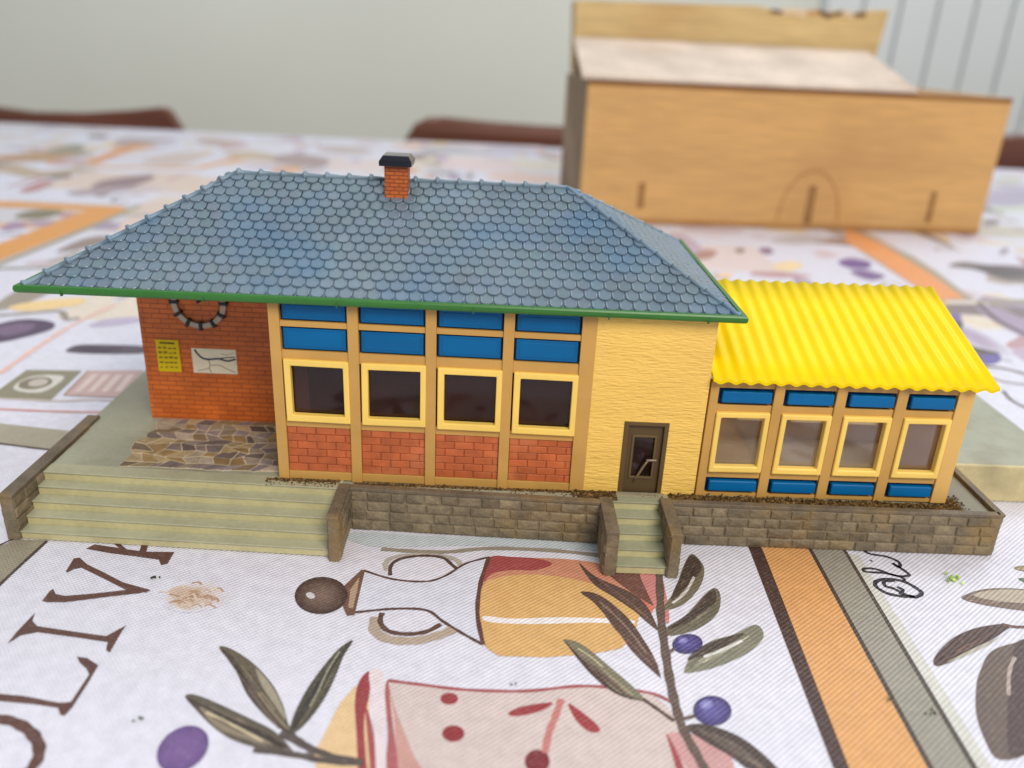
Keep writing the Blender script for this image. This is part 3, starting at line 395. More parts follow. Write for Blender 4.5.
('P',(90,110,80),[(200.21,-16.77),(201.94,-16.34),(203.69,-18.4),(202.19,-19.29)],1),
('P',(166,158,140),[(-157.73,49.12),(-107.72,51.1),(-81.54,47.39),(-52.38,42.13),(-48.79,33.06),(-82.91,34.38),(-99.8,37.09),(-155.37,45.91)],0),
('S',(66,48,42),[(-154.68,44.96),(-99.63,36.79),(-82.76,34.08),(-47.64,30.16)],1.0,1),
('S',(208,150,146),[(-143.92,61.3),(-113.91,62.04),(-98.62,62.05),(-82.08,62.75),(-72.14,64.66)],1.6,1),
('S',(196,180,175),[(-119.27,71.52),(-99.86,70.54),(-85.26,73.01),(-72.11,71.97)],1.6,1),
('P',(140,134,112),[(-123.47,76.12),(-124.09,98.12),(-103.26,99.54),(-101.09,71.4),(-119.27,71.52)],0),
('P',(210,206,198),[(-119.05,79.69),(-118.92,91.61),(-107.01,92.92),(-107.56,77.79)],1),
('P',(128,118,100),[(-109.17,88.43),(-108.62,87.17),(-108.36,85.85),(-108.38,84.52),(-108.68,83.25),(-109.25,82.1),(-110.05,81.13),(-111.04,80.38),(-112.18,79.89),(-113.41,79.68),(-114.67,79.76),(-115.9,80.12),(-117.04,80.75),(-118.04,81.62),(-118.85,82.69),(-119.42,83.91),(-119.73,85.22),(-119.75,86.56),(-119.49,87.85),(-118.95,89.04),(-118.16,90.06),(-117.15,90.85),(-115.98,91.37),(-114.71,91.6),(-113.41,91.52),(-112.14,91.13),(-110.97,90.46),(-109.96,89.54)],0),
('P',(196,186,176),[(-110.56,87.96),(-110.22,87.19),(-110.04,86.38),(-110.03,85.56),(-110.2,84.79),(-110.52,84.09),(-110.99,83.5),(-111.58,83.05),(-112.26,82.76),(-112.99,82.64),(-113.75,82.7),(-114.49,82.94),(-115.19,83.34),(-115.79,83.89),(-116.29,84.56),(-116.64,85.32),(-116.83,86.12),(-116.85,86.94),(-116.7,87.73),(-116.39,88.44),(-115.93,89.05),(-115.33,89.52),(-114.64,89.82),(-113.89,89.94),(-113.12,89.88),(-112.36,89.63),(-111.66,89.21),(-111.05,88.64)],0),
('P',(202,170,166),[(-98.66,76.06),(-100.98,99.79),(-80.62,102.56),(-76.02,75.56)],0),
('S',(226,204,200),[(-95.59,79.66),(-96.8,96.32)],2.2,0),
('S',(226,204,200),[(-90.96,80.15),(-92.35,96.82)],2.2,0),
('S',(226,204,200),[(-86.32,80.64),(-87.88,97.32)],2.2,0),
('S',(226,204,200),[(-81.66,81.12),(-83.39,97.82)],2.2,0),
('S',(170,140,136),[(-98.66,76.06),(-76.19,75.94)],1.0,1),
('S',(170,140,136),[(-98.66,76.06),(-100.98,99.79)],1.0,1),
('P',(92,80,96),[(-119.01,118.96),(-118.87,126.18),(-111.62,128.44),(-91.3,128.76),(-88.18,121.1),(-106.73,117.84)],1),
('P',(66,54,76),[(-117.65,121.76),(-116.52,125.12),(-108.45,125.57),(-97.93,124.7),(-105.69,119.52)],1),
('P',(190,180,206),[(-124.8,150.63),(-121.82,161.5),(-107.67,166.4),(-105.26,160.51),(-117.38,151.62)],1),
('P',(84,66,96),[(-165.02,135.79),(-163.36,149.5),(-155.6,156.87),(-142.93,154.45),(-138.22,145.19),(-143.46,134.24),(-150.29,126.38),(-158.1,124.04)],1),
('P',(120,98,128),[(-161.14,142.18),(-156.09,150.48),(-148.01,150.01),(-147.11,141.04),(-152.97,134.46)],1),
('S',(232,190,180),[(-131.74,93.57),(-132.66,119.15),(-132.38,152.1),(-127.24,183.02)],2.5,1),
('S',(150,142,132),[(-172.92,159.35),(-159.69,164.5),(-147.06,169.65),(-138.82,159.17),(-133.91,161.47)],3.0,1),
('P',(240,208,150),[(-172.47,172.92),(-162.27,185.17),(-146.02,191.32),(-144.27,178.76),(-161.37,167.63)],1),
('P',(224,156,84),[(-389.33,401.18),(-312.79,413.79),(-223.4,413.18),(-212.96,404.74),(-231.39,396.82),(-300.87,392.71),(-375.82,381.68)],0),
('P',(224,156,84),[(-223.4,413.18),(-213.63,398.35),(-221.6,252.5),(-227.91,201.84),(-246.54,230.84),(-243.27,290.84),(-240.03,401.0)],0),
('S',(164,158,142),[(-213.0,421.31),(-214.28,317.27),(-217.84,245.85),(-223.0,194.19)],5,0),
('S',(150,142,130),[(-243.73,226.48),(-212.63,236.64),(-182.48,244.32)],4,0),
('P',(150,132,128),[(-202.25,275.94),(-203.26,309.53),(-194.1,321.36),(-184.62,309.96),(-189.82,290.1)],1),
('P',(176,168,160),[(-196.81,254.78),(-192.29,280.7),(-187.22,270.16),(-192.02,255.63)],1),
('P',(130,122,100),[(-274.72,363.23),(-273.83,388.57),(-254.19,388.84),(-254.75,361.33)],1),
('P',(168,140,168),[(-264.13,327.73),(-267.03,349.25),(-253.31,340.93),(-255.3,322.55)],1),
('P',(186,140,144),[(-321.17,454.28),(-328.95,504.23),(-315.04,495.96),(-309.03,455.36)],1),
('P',(140,124,120),[(-334.42,528.29),(-330.05,550.05),(-316.71,526.97),(-322.38,512.41)],1),
('P',(148,124,132),[(-272.71,467.25),(-284.18,517.17),(-260.57,557.3),(-248.6,527.45),(-252.79,472.58),(-253.62,445.65)],1),
('P',(176,160,168),[(-285.82,463.74),(-251.39,495.87),(-246.93,476.38),(-270.22,446.53)],1),
('S',(220,150,90),[(-373.74,598.91),(-338.34,607.5),(-350.19,754.86)],14,0),
('S',(224,170,120),[(-328.77,587.05),(-234.75,609.53),(-218.01,682.7)],14,0),
('S',(190,170,150),[(-401.69,571.01),(-348.71,530.66),(-322.64,573.95)],30,0),
('P',(186,150,120),[(-432.5,625.5),(-410.3,670.01),(-376.36,663.57),(-371.87,612.56),(-412.78,590.63)],1),
('P',(150,146,132),[(-414.46,678.1),(-407.32,727.96),(-381.91,690.25),(-392.32,657.8)],1),
('P',(206,190,186),[(-301.48,636.44),(-289.95,704.51),(-256.14,707.0),(-257.9,617.89)],1),
('P',(176,162,165),[(-389.35,797.42),(-343.28,804.36),(-342.77,762.28),(-376.49,755.61)],1),
('P',(176,136,128),[(183.49,335.76),(197.29,357.57),(203.69,350.34),(194.42,332.46),(185.83,328.31)],1),
('P',(150,134,124),[(218.45,361.56),(225.73,368.73),(224.01,356.91),(218.29,350.27)],1),
('P',(140,110,140),[(235.6,364.79),(244.58,372.32),(244.49,357.9),(237.12,350.97)],1),
('P',(240,214,170),[(230.93,316.06),(246.51,333.93),(254.85,327.7),(240.69,307.11)],1),
('P',(244,206,170),[(189.87,290.27),(198.75,297.24),(199.27,289.57),(190.73,283.71)],1),
('P',(110,84,150),[(281.36,337.48),(294.42,350.69),(304.43,341.55),(296.23,324.44),(283.62,322.28)],1),
('P',(120,96,150),[(279.58,311.65),(292.67,318.8),(299.34,305.3),(285.15,293.66)],1),
('P',(190,186,190),[(253.16,396.99),(282.53,419.64),(303.2,413.57),(272.28,387.94)],1),
('P',(166,158,138),[(338.5,476.19),(341.17,414.0),(344.22,363.28),(340.95,322.93),(331.41,257.8),(308.11,254.35),(308.36,284.09),(311.19,403.37)],0),
('P',(232,156,100),[(331.68,457.99),(336.92,403.74),(334.96,355.94),(333.26,314.59),(327.58,260.07),(308.67,257.26),(309.2,293.82),(312.2,344.02),(311.19,403.37)],0),
('P',(166,158,138),[(331.41,257.8),(366.85,264.19),(418.7,270.71),(413.55,263.07),(361.8,255.53),(330.04,252.0)],0),
('S',(96,80,76),[(330.3,250.94),(325.3,225.11),(325.2,208.3),(328.65,188.78)],3,1),
('P',(120,110,112),[(357.05,340.39),(374.13,354.97),(389.21,349.8),(408.62,349.32),(416.2,335.61),(402.21,312.14),(377.84,308.2),(371.88,331.78)],1),
('P',(92,82,84),[(374.03,339.55),(395.57,347.06),(405.32,330.14),(382.02,315.7)],1),
('P',(160,150,160),[(423.34,397.49),(433.72,408.5),(427.68,393.87),(414.27,381.02)],1),
('P',(150,140,140),[(474.56,517.95),(489.86,527.57),(484.14,507.92),(463.0,491.61)],1),
('P',(196,186,200),[(587.31,712.48),(649.46,748.76),(599.22,662.61),(557.51,651.92)],1),
('P',(206,214,200),[(528.02,597.71),(571.97,615.9),(547.37,573.72),(513.31,565.76)],1),
('P',(84,70,90),[(295.87,211.41),(300.88,216.87),(302.86,214.73),(295.71,202.12),(290.85,199.22)],1),
('P',(118,104,168),[(306.17,222.48),(305.11,220.58),(303.89,218.76),(302.58,217.11),(301.25,215.71),(299.94,214.62),(298.74,213.89),(297.69,213.55),(296.85,213.63),(296.26,214.12),(295.93,214.99),(295.9,216.2),(296.17,217.7),(296.72,219.43),(297.53,221.29),(298.56,223.19),(299.77,225.04),(301.09,226.75),(302.46,228.22),(303.81,229.37),(305.06,230.15),(306.15,230.51),(307.02,230.43),(307.62,229.91),(307.93,228.98),(307.93,227.7),(307.63,226.13),(307.03,224.36)],0),
('P',(104,92,160),[(292.95,159.7),(291.71,157.72),(290.21,155.83),(288.53,154.11),(286.76,152.63),(284.97,151.48),(283.27,150.7),(281.71,150.32),(280.39,150.37),(279.35,150.83),(278.66,151.7),(278.34,152.92),(278.42,154.46),(278.89,156.22),(279.73,158.14),(280.92,160.12),(282.39,162.05),(284.07,163.84),(285.89,165.39),(287.73,166.63),(289.52,167.48),(291.14,167.89),(292.53,167.84),(293.59,167.33),(294.28,166.4),(294.56,165.09),(294.42,163.48),(293.87,161.65)],0),
('P',(90,76,72),[(286.26,179.3),(288.88,173.54),(296.19,166.55),(286.31,163.45),(284.1,167.04)],1),
('S',(110,86,80),[(276.58,147.59),(285.32,146.82),(293.92,139.15)],2.4,1),
('S',(130,108,100),[(274.27,133.63),(278.09,129.15),(286.76,126.87)],1.6,1),
('S',(100,80,76),[(271.2,118.97),(269.18,108.91),(271.11,100.03)],1.6,1),
('P',(180,170,190),[(554.01,663.76),(623.27,713.06),(563.99,610.43),(525.44,601.05)],1),
('P',(170,150,150),[(-125.84,687.56),(-124.78,678.13),(-125.34,669.42),(-127.45,661.81),(-130.98,655.63),(-135.74,651.13),(-141.51,648.48),(-148.0,647.78),(-154.96,649.06),(-162.06,652.27),(-169.0,657.28),(-175.46,663.9),(-181.13,671.86),(-185.73,680.81),(-189.0,690.35),(-190.73,700.02),(-190.79,709.31),(-189.12,717.73),(-185.78,724.78),(-180.91,730.05),(-174.76,733.21),(-167.67,734.06),(-160.05,732.55),(-152.32,728.76),(-144.94,722.94),(-138.29,715.44),(-132.73,706.71),(-128.52,697.25)],0),
('P',(196,180,180),[(-95.68,782.75),(-95.35,775.11),(-96.65,768.03),(-99.47,761.85),(-103.66,756.82),(-109.0,753.18),(-115.24,751.06),(-122.08,750.57),(-129.22,751.71),(-136.34,754.44),(-143.09,758.64),(-149.18,764.15),(-154.29,770.71),(-158.17,778.04),(-160.6,785.79),(-161.42,793.58),(-160.55,801.01),(-158.02,807.68),(-153.91,813.22),(-148.43,817.32),(-141.86,819.73),(-134.55,820.31),(-126.92,819.01),(-119.38,815.93),(-112.34,811.24),(-106.17,805.22),(-101.2,798.2),(-97.65,790.57)],0),
('P',(226,206,210),[(73.28,711.07),(72.05,701.14),(68.79,692.0),(63.71,684.04),(57.09,677.6),(49.26,672.94),(40.58,670.25),(31.44,669.61),(22.23,671.06),(13.36,674.53),(5.23,679.89),(-1.79,686.94),(-7.36,695.39),(-11.16,704.88),(-12.96,714.97),(-12.61,725.17),(-10.06,734.96),(-5.38,743.81),(1.24,751.19),(9.46,756.68),(18.84,759.92),(28.87,760.71),(38.95,758.99),(48.53,754.87),(57.06,748.62),(64.09,740.61),(69.26,731.34),(72.36,721.31)],0),
('P',(226,196,186),[(126.35,636.34),(124.71,629.29),(121.03,622.78),(115.51,617.12),(108.47,612.56),(100.23,609.29),(91.2,607.44),(81.77,607.08),(72.39,608.23),(63.47,610.85),(55.41,614.82),(48.62,619.98),(43.42,626.1),(40.09,632.92),(38.85,640.12),(39.81,647.33),(42.97,654.2),(48.21,660.35),(55.29,665.43),(63.87,669.15),(73.48,671.29),(83.6,671.71),(93.66,670.4),(103.11,667.42),(111.43,662.96),(118.19,657.29),(123.05,650.71),(125.8,643.6)],0),
('P',(190,190,200),[(26.11,826.55),(25.45,818.24),(23.05,810.55),(19.06,803.84),(13.7,798.39),(7.23,794.45),(-0.04,792.17),(-7.78,791.65),(-15.63,792.91),(-23.23,795.89),(-30.25,800.48),(-36.35,806.48),(-41.22,813.63),(-44.61,821.61),(-46.32,830.05),(-46.22,838.53),(-44.27,846.63),(-40.55,853.89),(-35.2,859.93),(-28.5,864.39),(-20.8,867.0),(-12.52,867.61),(-4.12,866.18),(3.95,862.79),(11.23,857.65),(17.35,851.06),(21.99,843.4),(24.95,835.08)],0),
('P',(200,180,160),[(-187.3,707.48),(-186.32,700.92),(-186.78,694.83),(-188.63,689.5),(-191.77,685.17),(-196.02,682.02),(-201.19,680.18),(-207.03,679.74),(-213.26,680.71),(-219.62,683.06),(-225.8,686.67),(-231.51,691.4),(-236.48,697.04),(-240.46,703.33),(-243.22,709.98),(-244.61,716.66),(-244.52,723.03),(-242.93,728.74),(-239.9,733.49),(-235.58,737.0),(-230.17,739.07),(-223.98,739.57),(-217.34,738.48),(-210.61,735.86),(-204.17,731.87),(-198.35,726.72),(-193.45,720.72),(-189.71,714.19)],0),
('P',(196,190,206),[(96.83,853.58),(95.66,844.83),(92.86,836.74),(88.6,829.67),(83.1,823.92),(76.64,819.76),(69.53,817.34),(62.08,816.77),(54.64,818.06),(47.55,821.16),(41.11,825.95),(35.65,832.23),(31.44,839.73),(28.7,848.11),(27.6,856.98),(28.23,865.9),(30.61,874.43),(34.65,882.1),(40.16,888.48),(46.88,893.2),(54.44,895.98),(62.43,896.66),(70.4,895.18),(77.92,891.65),(84.58,886.26),(90.02,879.34),(93.98,871.29),(96.28,862.55)],0),
('P',(186,166,160),[(-259.51,800.8),(-258.31,794.88),(-258.35,789.37),(-259.61,784.53),(-262.02,780.59),(-265.44,777.72),(-269.71,776.05),(-274.63,775.64),(-279.97,776.52),(-285.47,778.65),(-290.88,781.94),(-295.95,786.23),(-300.43,791.34),(-304.09,797.03),(-306.74,803.03),(-308.23,809.04),(-308.45,814.76),(-307.39,819.88),(-305.08,824.13),(-301.62,827.27),(-297.19,829.12),(-292.03,829.57),(-286.41,828.6),(-280.64,826.26),(-275.03,822.7),(-269.86,818.1),(-265.42,812.72),(-261.92,806.85)],0),
('P',(206,206,196),[(667.46,789.6),(662.45,781.74),(656.96,774.41),(651.26,767.97),(645.63,762.7),(640.33,758.82),(635.58,756.5),(631.62,755.83),(628.6,756.83),(626.68,759.47),(625.95,763.63),(626.45,769.15),(628.19,775.79),(631.09,783.24),(635.06,791.16),(639.9,799.16),(645.4,806.84),(651.27,813.78),(657.21,819.59),(662.91,823.96),(668.04,826.6),(672.31,827.38),(675.49,826.24),(677.41,823.24),(677.96,818.58),(677.15,812.51),(675.03,805.4),(671.73,797.62)],0)]
CRUMBS=[('pale green crumb on the cloth right of the black script writing', 181.86, -18.06, 1.2, (170, 196, 110), 12), ('olive green crumb on the orange stripe', 145.87, -63.02, 0.8, (110, 116, 50), 4), ('dark green sliver on the grey stripe beside the orange one', 153.16, -66.4, 0.8, (70, 90, 60), 4), ('dark green crumb between the letters L and I and the purple olive', -8.79, -75.95, 0.7, (50, 76, 60), 3), ('dark green crumb at the point of the letter V', -24.16, -30.41, 0.75, (56, 70, 50), 4), ('tiny dark crumb above the printed jar rim', 65.14, -62.78, 0.5, (80, 84, 50), 3)]
# ------------------------------------------------------------------ setting
mb = MB(); mb.box(-3000, 3500, 1400, 1500, -760, 1700, (232,235,226)); tag(mb.build('wall', M['wall']), kind='structure')
mb = MB(); mb.box(-3000, 3500, -2200, 1400, -790, -762, (150,130,110)); tag(mb.build('floor', M['floor']), kind='structure')
mb = MB(); mb.box(598, 1500, 1384, 1397, -760, 1500, (214,219,219))
x = 600
while x < 1495:
    mb.box(x+2.5, x+62.5, 1374, 1385, -760, 1500, (226,231,231)); x += 65.3
o = mb.build('wall_panelling', M['panel'], bevel=3); tag(o, 'white vertical board panelling with thin grooves on the back wall behind the wooden box', 'panelling')

# ------------------------------------------------------------------ table and cloth
t = thing('dining_table', 'long dining table hidden under the printed olive tablecloth', 'table', (60, 280, -762))
mb = MB(); mb.box(-900, 1040, -330, 893, -36, -13.2, (110,70,45)); mb.build('tabletop', M['chair'], t, bevel=2)
for x in (-840, 980):
    for y in (-270, 835):
        mb = MB(); mb.box(x-35, x+35, y-35, y+35, -762, -36, (110,70,45)); mb.build('leg', M['chair'], t, bevel=3)
CL = (219,219,234)
ZC = -12.42
mb = MB()
def axis(a, b, n): return [a+(b-a)*i/n for i in range(n+1)]
X0, X1, Y0, Y1 = -905, 1045, -335, 898
xs = axis(X0, X1, 60); ys = axis(Y0, Y1, 40); base = 0
for y in ys:
    for x in xs: mb.v.append((x, y, ZC))
nx = len(xs)
for j in range(len(ys)-1):
    for i in range(nx-1): mb.face((j*nx+i, j*nx+i+1, j*nx+nx+i+1, j*nx+nx+i), CL)
# the part that hangs over the table edge, with soft folds
loop = [(x, Y0) for x in axis(X0, X1, 160)][:-1] + [(X1, y) for y in axis(Y0, Y1, 100)][:-1] + [(x, Y1) for x in axis(X1, X0, 160)][:-1] + [(X0, y) for y in axis(Y1, Y0, 100)][:-1]
b0 = len(mb.v); n = len(loop)
for k in range(7):
    dz = [0, 4, 20, 60, 110, 160, 210][k]; s = [0, 2, 3, 3.5, 4, 5, 6][k]
    for i, (x, y) in enumerate(loop):
        a = s + dz*.05*(1+sin(i*.55)+.5*sin(i*.21))
        ox = -a if x == X0 else (a if x == X1 else 0); oy = -a if y == Y0 else (a if y == Y1 else 0)
        mb.v.append((x+ox, y+oy, ZC-dz))
for k in range(6):
    for i in range(n):
        j = (i+1) % n; mb.face((b0+k*n+i, b0+k*n+n+i, b0+k*n+n+j, b0+k*n+j), CL)
def catmull(p, closed, k=5):
    n = len(p); out = []
    rng = range(n) if closed else range(n-1)
    for i in rng:
        g = (lambda q: p[q % n]) if closed else (lambda q: p[max(0, min(n-1, q))])
        a, b, c, d = g(i-1), g(i), g(i+1), g(i+2)
        for s in range(k):
            t = s/k
            out.append(tuple(.5*(2*b[q]+(c[q]-a[q])*t+(2*a[q]-5*b[q]+4*c[q]-d[q])*t*t+(3*b[q]-a[q]-3*c[q]+d[q])*t**3) for q in (0, 1)))
    if not closed: out.append(p[-1])
    return out
from mathutils.geometry import tessellate_polygon
NP = [0]; ZL = [.01, .00006]      # every print lies a hair above the one before it
def flat_poly(pts, col):
    NP[0] += 1; z = ZC+ZL[0]+NP[0]*ZL[1]
    b = len(mb.v); mb.v.extend((x, y, z) for x, y in pts)
    for tri in tessellate_polygon([[Vector((x, y, 0)) for x, y in pts]]):
        a, bb, c = [pts[i] for i in tri]
        if (bb[0]-a[0])*(c[1]-a[1])-(bb[1]-a[1])*(c[0]-a[0]) < 0: tri = tri[::-1]
        mb.face([b+i for i in tri], col)
def grad_poly(pts, cin, cout):                          # ink that thins out towards its rim
    NP[0] += 1; z = ZC+ZL[0]+NP[0]*ZL[1]; n = len(pts)
    cx = sum(p[0] for p in pts)/n; cy = sum(p[1] for p in pts)/n; b = len(mb.v); R = (0, .45, .75, 1)
    mix = lambda t: tuple(cin[q]+(cout[q]-cin[q])*t for q in range(3))
    K = [mix(0), mix(.25), mix(.62), mix(1)]
    mb.v.append((cx, cy, z))
    for r in R[1:]: mb.v.extend((cx+(p[0]-cx)*r, cy+(p[1]-cy)*r, z) for p in pts)
    ccw = sum(pts[i][0]*pts[(i+1) % n][1]-pts[(i+1) % n][0]*pts[i][1] for i in range(n)) > 0
    for i in range(n):
        j = (i+1) % n
        f, c = [b, b+1+i, b+1+j], [K[0], K[1], K[1]]
        if not ccw: f, c = f[::-1], c[::-1]
        mb.f.append(tuple(f)); mb.c.append(c); mb.m.append(0)
        for k in (1, 2):
            q = b+1+(k-1)*n
            f, c = [q+i, q+n+i, q+n+j, q+j], [K[k], K[k+1], K[k+1], K[k]]
            if not ccw: f, c = f[::-1], c[::-1]
            mb.f.append(tuple(f)); mb.c.append(c); mb.m.append(0)
def stroke(pts, w, col, sm=1):
    p = catmull(pts, False, 5) if sm and len(pts) > 2 else list(pts)
    L, R = [], []
    for i, q in enumerate(p):
        a, c = p[max(0, i-1)], p[min(len(p)-1, i+1)]; dx, dy = c[0]-a[0], c[1]-a[1]; l = math.hypot(dx, dy) or 1
        h = w/2*(1+.12*sin(i*1.7)); L.append((q[0]-dy/l*h, q[1]+dx/l*h)); R.append((q[0]+dy/l*h, q[1]-dx/l*h))
    NP[0] += 1; z = ZC+ZL[0]+NP[0]*ZL[1]; b = len(mb.v)
    for l, r in zip(L, R): mb.v += [(*l, z), (*r, z)]
    for i in range(len(p)-1): mb.face((b+2*i, b+2*i+1, b+2*i+3, b+2*i+2), col)
def put(it, dx=0, dy=0):
    sh = lambda P: [(x+dx, y+dy) for x, y in P]
    if it[0] == 'P': flat_poly(catmull(sh(it[2]), True, 5) if it[3] else sh(it[2]), it[1])
    elif it[0] == 'G': grad_poly(sh(it[2]), it[1], it[3])
    else: stroke(sh(it[2]), it[3], it[1], it[4])
rnd = random.Random(3)
# the printed clutter farther back on the cloth
for _ in range(34):                                     # pale washes of the printed panels
    y = rnd.uniform(170, 870); x = rnd.uniform(-640, 880); a, c = rnd.uniform(25, 90), rnd.uniform(15, 50)
    flat_poly([(x-a, y-c), (x+a, y-c*rnd.uniform(.8, 1)), (x+a*.97, y+c), (x-a, y+c)], rnd.choice([(222,206,206),(226,214,200),(208,206,214),(220,200,190),(206,198,188),(224,212,220)]))
FAR = [(206,178,180),(192,172,192),(218,196,170),(182,166,158),(222,176,140),(160,148,136),(204,190,200),(190,150,156),(132,118,120),(226,206,170),(168,150,176)]
for _ in range(1250):
    y = rnd.uniform(-250, 880); x = rnd.uniform(-700, 900)
    if -260 < x < 290 and y < 150: continue
    a, c = rnd.uniform(6, 40), rnd.uniform(3, 14); t = rnd.choice((0, 1.57, rnd.uniform(0, 3.1)))
    P = [(x+a*cos(s)*cos(t)*rnd.uniform(.7, 1.2)-c*sin(s)*sin(t), y+a*cos(s)*sin(t)+c*sin(s)*cos(t)*rnd.uniform(.7, 1.2)) for s in [k*.628 for k in range(10)]]
    q = rnd.random()
    if q < .55: flat_poly(catmull(P, True, 3), rnd.choice(FAR))
    elif q < .8: stroke([P[0], P[2], P[4], P[6]], rnd.uniform(1.5, 5), rnd.choice(FAR))
    else: grad_poly(P, rnd.choice(FAR), CL)
NP[0] = 0; ZL[:] = [.09, .0002]
def streaks(pts, col):                                   # brush streaks along the long axis of a dark shape
    n = len(pts); cx = sum(p[0] for p in pts)/n; cy = sum(p[1] for p in pts)/n
    sxx = sum((p[0]-cx)**2 for p in pts); syy = sum((p[1]-cy)**2 for p in pts); sxy = sum((p[0]-cx)*(p[1]-cy) for p in pts)
    t = .5*math.atan2(2*sxy, sxx-syy); ux, uy = cos(t), sin(t)
    a = [(p[0]-cx)*ux+(p[1]-cy)*uy for p in pts]; c = [-(p[0]-cx)*uy+(p[1]-cy)*ux for p in pts]
    la, lc = max(a)-min(a), max(c)-min(c)
    if lc < 2.2 or la < 6 or la > 45: return
    for k in range(9):
        s0, s1 = sorted((rnd.uniform(-.42, .42), rnd.uniform(-.42, .42)))
        if s1-s0 < .15: continue
        m = 1-abs(s0+s1)*.9; o_ = rnd.uniform(-.3, .3)*lc*max(.2, m); bend = rnd.uniform(-.06, .06)*lc
        P = [(cx+s*la*ux-(o_*(1-(2*s)**2*.8)+q)*uy, cy+s*la*uy+(o_*(1-(2*s)**2*.8)+q)*ux) for s, q in ((s0, 0), ((s0+s1)/2, bend), (s1, 0))]
        g = rnd.choice((.72, .82, 1.22, 1.4, 1.55)); stroke(P, rnd.uniform(.15, .45), tuple(min(230, v*g) for v in col))
for it in PRINTS:
    put(it)
    if it[0] == 'P' and it[3] and sum(it[1]) < 420 and max(it[1])-min(it[1]) < 45 and max(p[1] for p in it[2]) < 10: streaks(it[2], it[1])
cloth = mb.build('tablecloth', M['cloth'], fix=False)
tag(cloth, 'white woven tablecloth printed with OLIVE lettering, olive sprigs and a bottle, under the model', 'tablecloth')

# ------------------------------------------------------------------ model station
st = thing('model_station', 'plastic model railway station with blue-grey hipped roof and yellow corrugated annex on a stepped base', 'model building', (60, 30, -12))
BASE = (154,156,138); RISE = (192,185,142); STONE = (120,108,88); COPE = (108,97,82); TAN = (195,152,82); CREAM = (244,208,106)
sk = lambda x: -.036*(x-20)                                     # the base front runs slightly out of square
# base slab: steps, plateau and rear platform as one moulding
mb = MB()
mb.box(-64, 17.4, -.6, 26, -12.2, 0, BASE); mb.box(17.4, 186, -4.6, 26, -12.2, -.3, BASE); mb.box(186, 197, -4.6, 25.9, -12.2, -.35, (124,120,102))
mb.hexa([(-64,sk(-64)-4.1,-12.2),(17.4,sk(17.4)-3.7,-12.2),(17.4,0,-12.2),(-64,0,-12.2),(-64,sk(-64)-4.1,-.003),(17.4,sk(17.4)-3.7,-.003),(17.4,0,-.003),(-64,0,-.003)], BASE)
mb.box(-66.5, 238, 26.02, 112, -12.2, 0, BASE)
mb.box(197, 238, 24.6, 26, -12.2, -.004, (196,184,140))  # same plastic as the slab; brighter ochre paints its lit front
mb.build('base_slab', M['base'], st, bevel=.25)
mb = MB()
for k in range(5):
    z1 = -2.45*k-.02; y0 = -4.15-3.6*k
    if k == 0: z1 = .02
    e = 0 if k == 0 else 0
    yb = .5 if k == 0 else y0+3.9
    P = lambda x, y: (x, y+sk(x))
    for (ya, yb2, za, zb, col) in ((y0, yb, -12.25, z1-.45, RISE), (y0-.32, yb, z1-.45, z1, (168,168,142))):  # treads coloured greyer than risers: the fall of light put into the colour
        a, b, c, d = (-64.2,ya+sk(-64)), (17.6,ya+sk(17.4)), (17.6,yb2+sk(17.4)), (-64.2,yb2+sk(-64))
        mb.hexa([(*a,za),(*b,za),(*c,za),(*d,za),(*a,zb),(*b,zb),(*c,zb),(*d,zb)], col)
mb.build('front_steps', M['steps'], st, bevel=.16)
mb = MB()
for k in range(5):
    z1 = -2.4*k-.1; y0 = -5-4*k; yb = -1.2 if k == 0 else y0+4.2
    mb.box(91.2, 104.9, y0, yb, -12.25, z1-.5, RISE); mb.box(91.2, 104.9, y0-.3, yb, z1-.5, z1, (150,153,130))  # greyer treads, yellower risers: light difference painted on one plastic
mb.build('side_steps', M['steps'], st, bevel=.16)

# stone retaining walls with modelled blocks
def stone_blocks(mb, L0, L1, z0, z1, fn, rows=4):
    h = (z1-z0)/rows
    for r in range(rows):
        u = L0 - (random.uniform(0, 2.5) if r % 2 else 0)
        while u < L1-.3:
            w = random.uniform(4.0, 7.2); a, b = max(u, L0)+.12, min(u+w, L1)-.12
            if L1-(u+w) < 1.6: b = L1-.12; w = L1-u
            if b-a > .5:
                q = random.uniform(.25, .6); c = jit(STONE, .12); jj = lambda: random.uniform(-.12, .12)
                za, zb = z0+r*h+.14, z0+r*h+h-.14
                O = [(a,za+jj()),(b,za+jj()),(b,zb+jj()),(a,zb+jj())]; m = .32
                I = [(a+m,za+m+jj()),(b-m,za+m+jj()),(b-m,zb-m+jj()),(a+m,zb-m+jj())]
                bi = len(mb.v)
                mb.v += [fn(p[0], p[1], -.05) for p in O] + [fn(p[0], p[1], q*.75) for p in I] + [fn((a+b)/2+jj()*3, (za+zb)/2+jj(), q+.12)]
                for i in range(4):
                    j = (i+1) % 4; mb.face((bi+i, bi+j, bi+4+j, bi+4+i), c); mb.face((bi+4+i, bi+4+j, bi+8), c)
            u += w
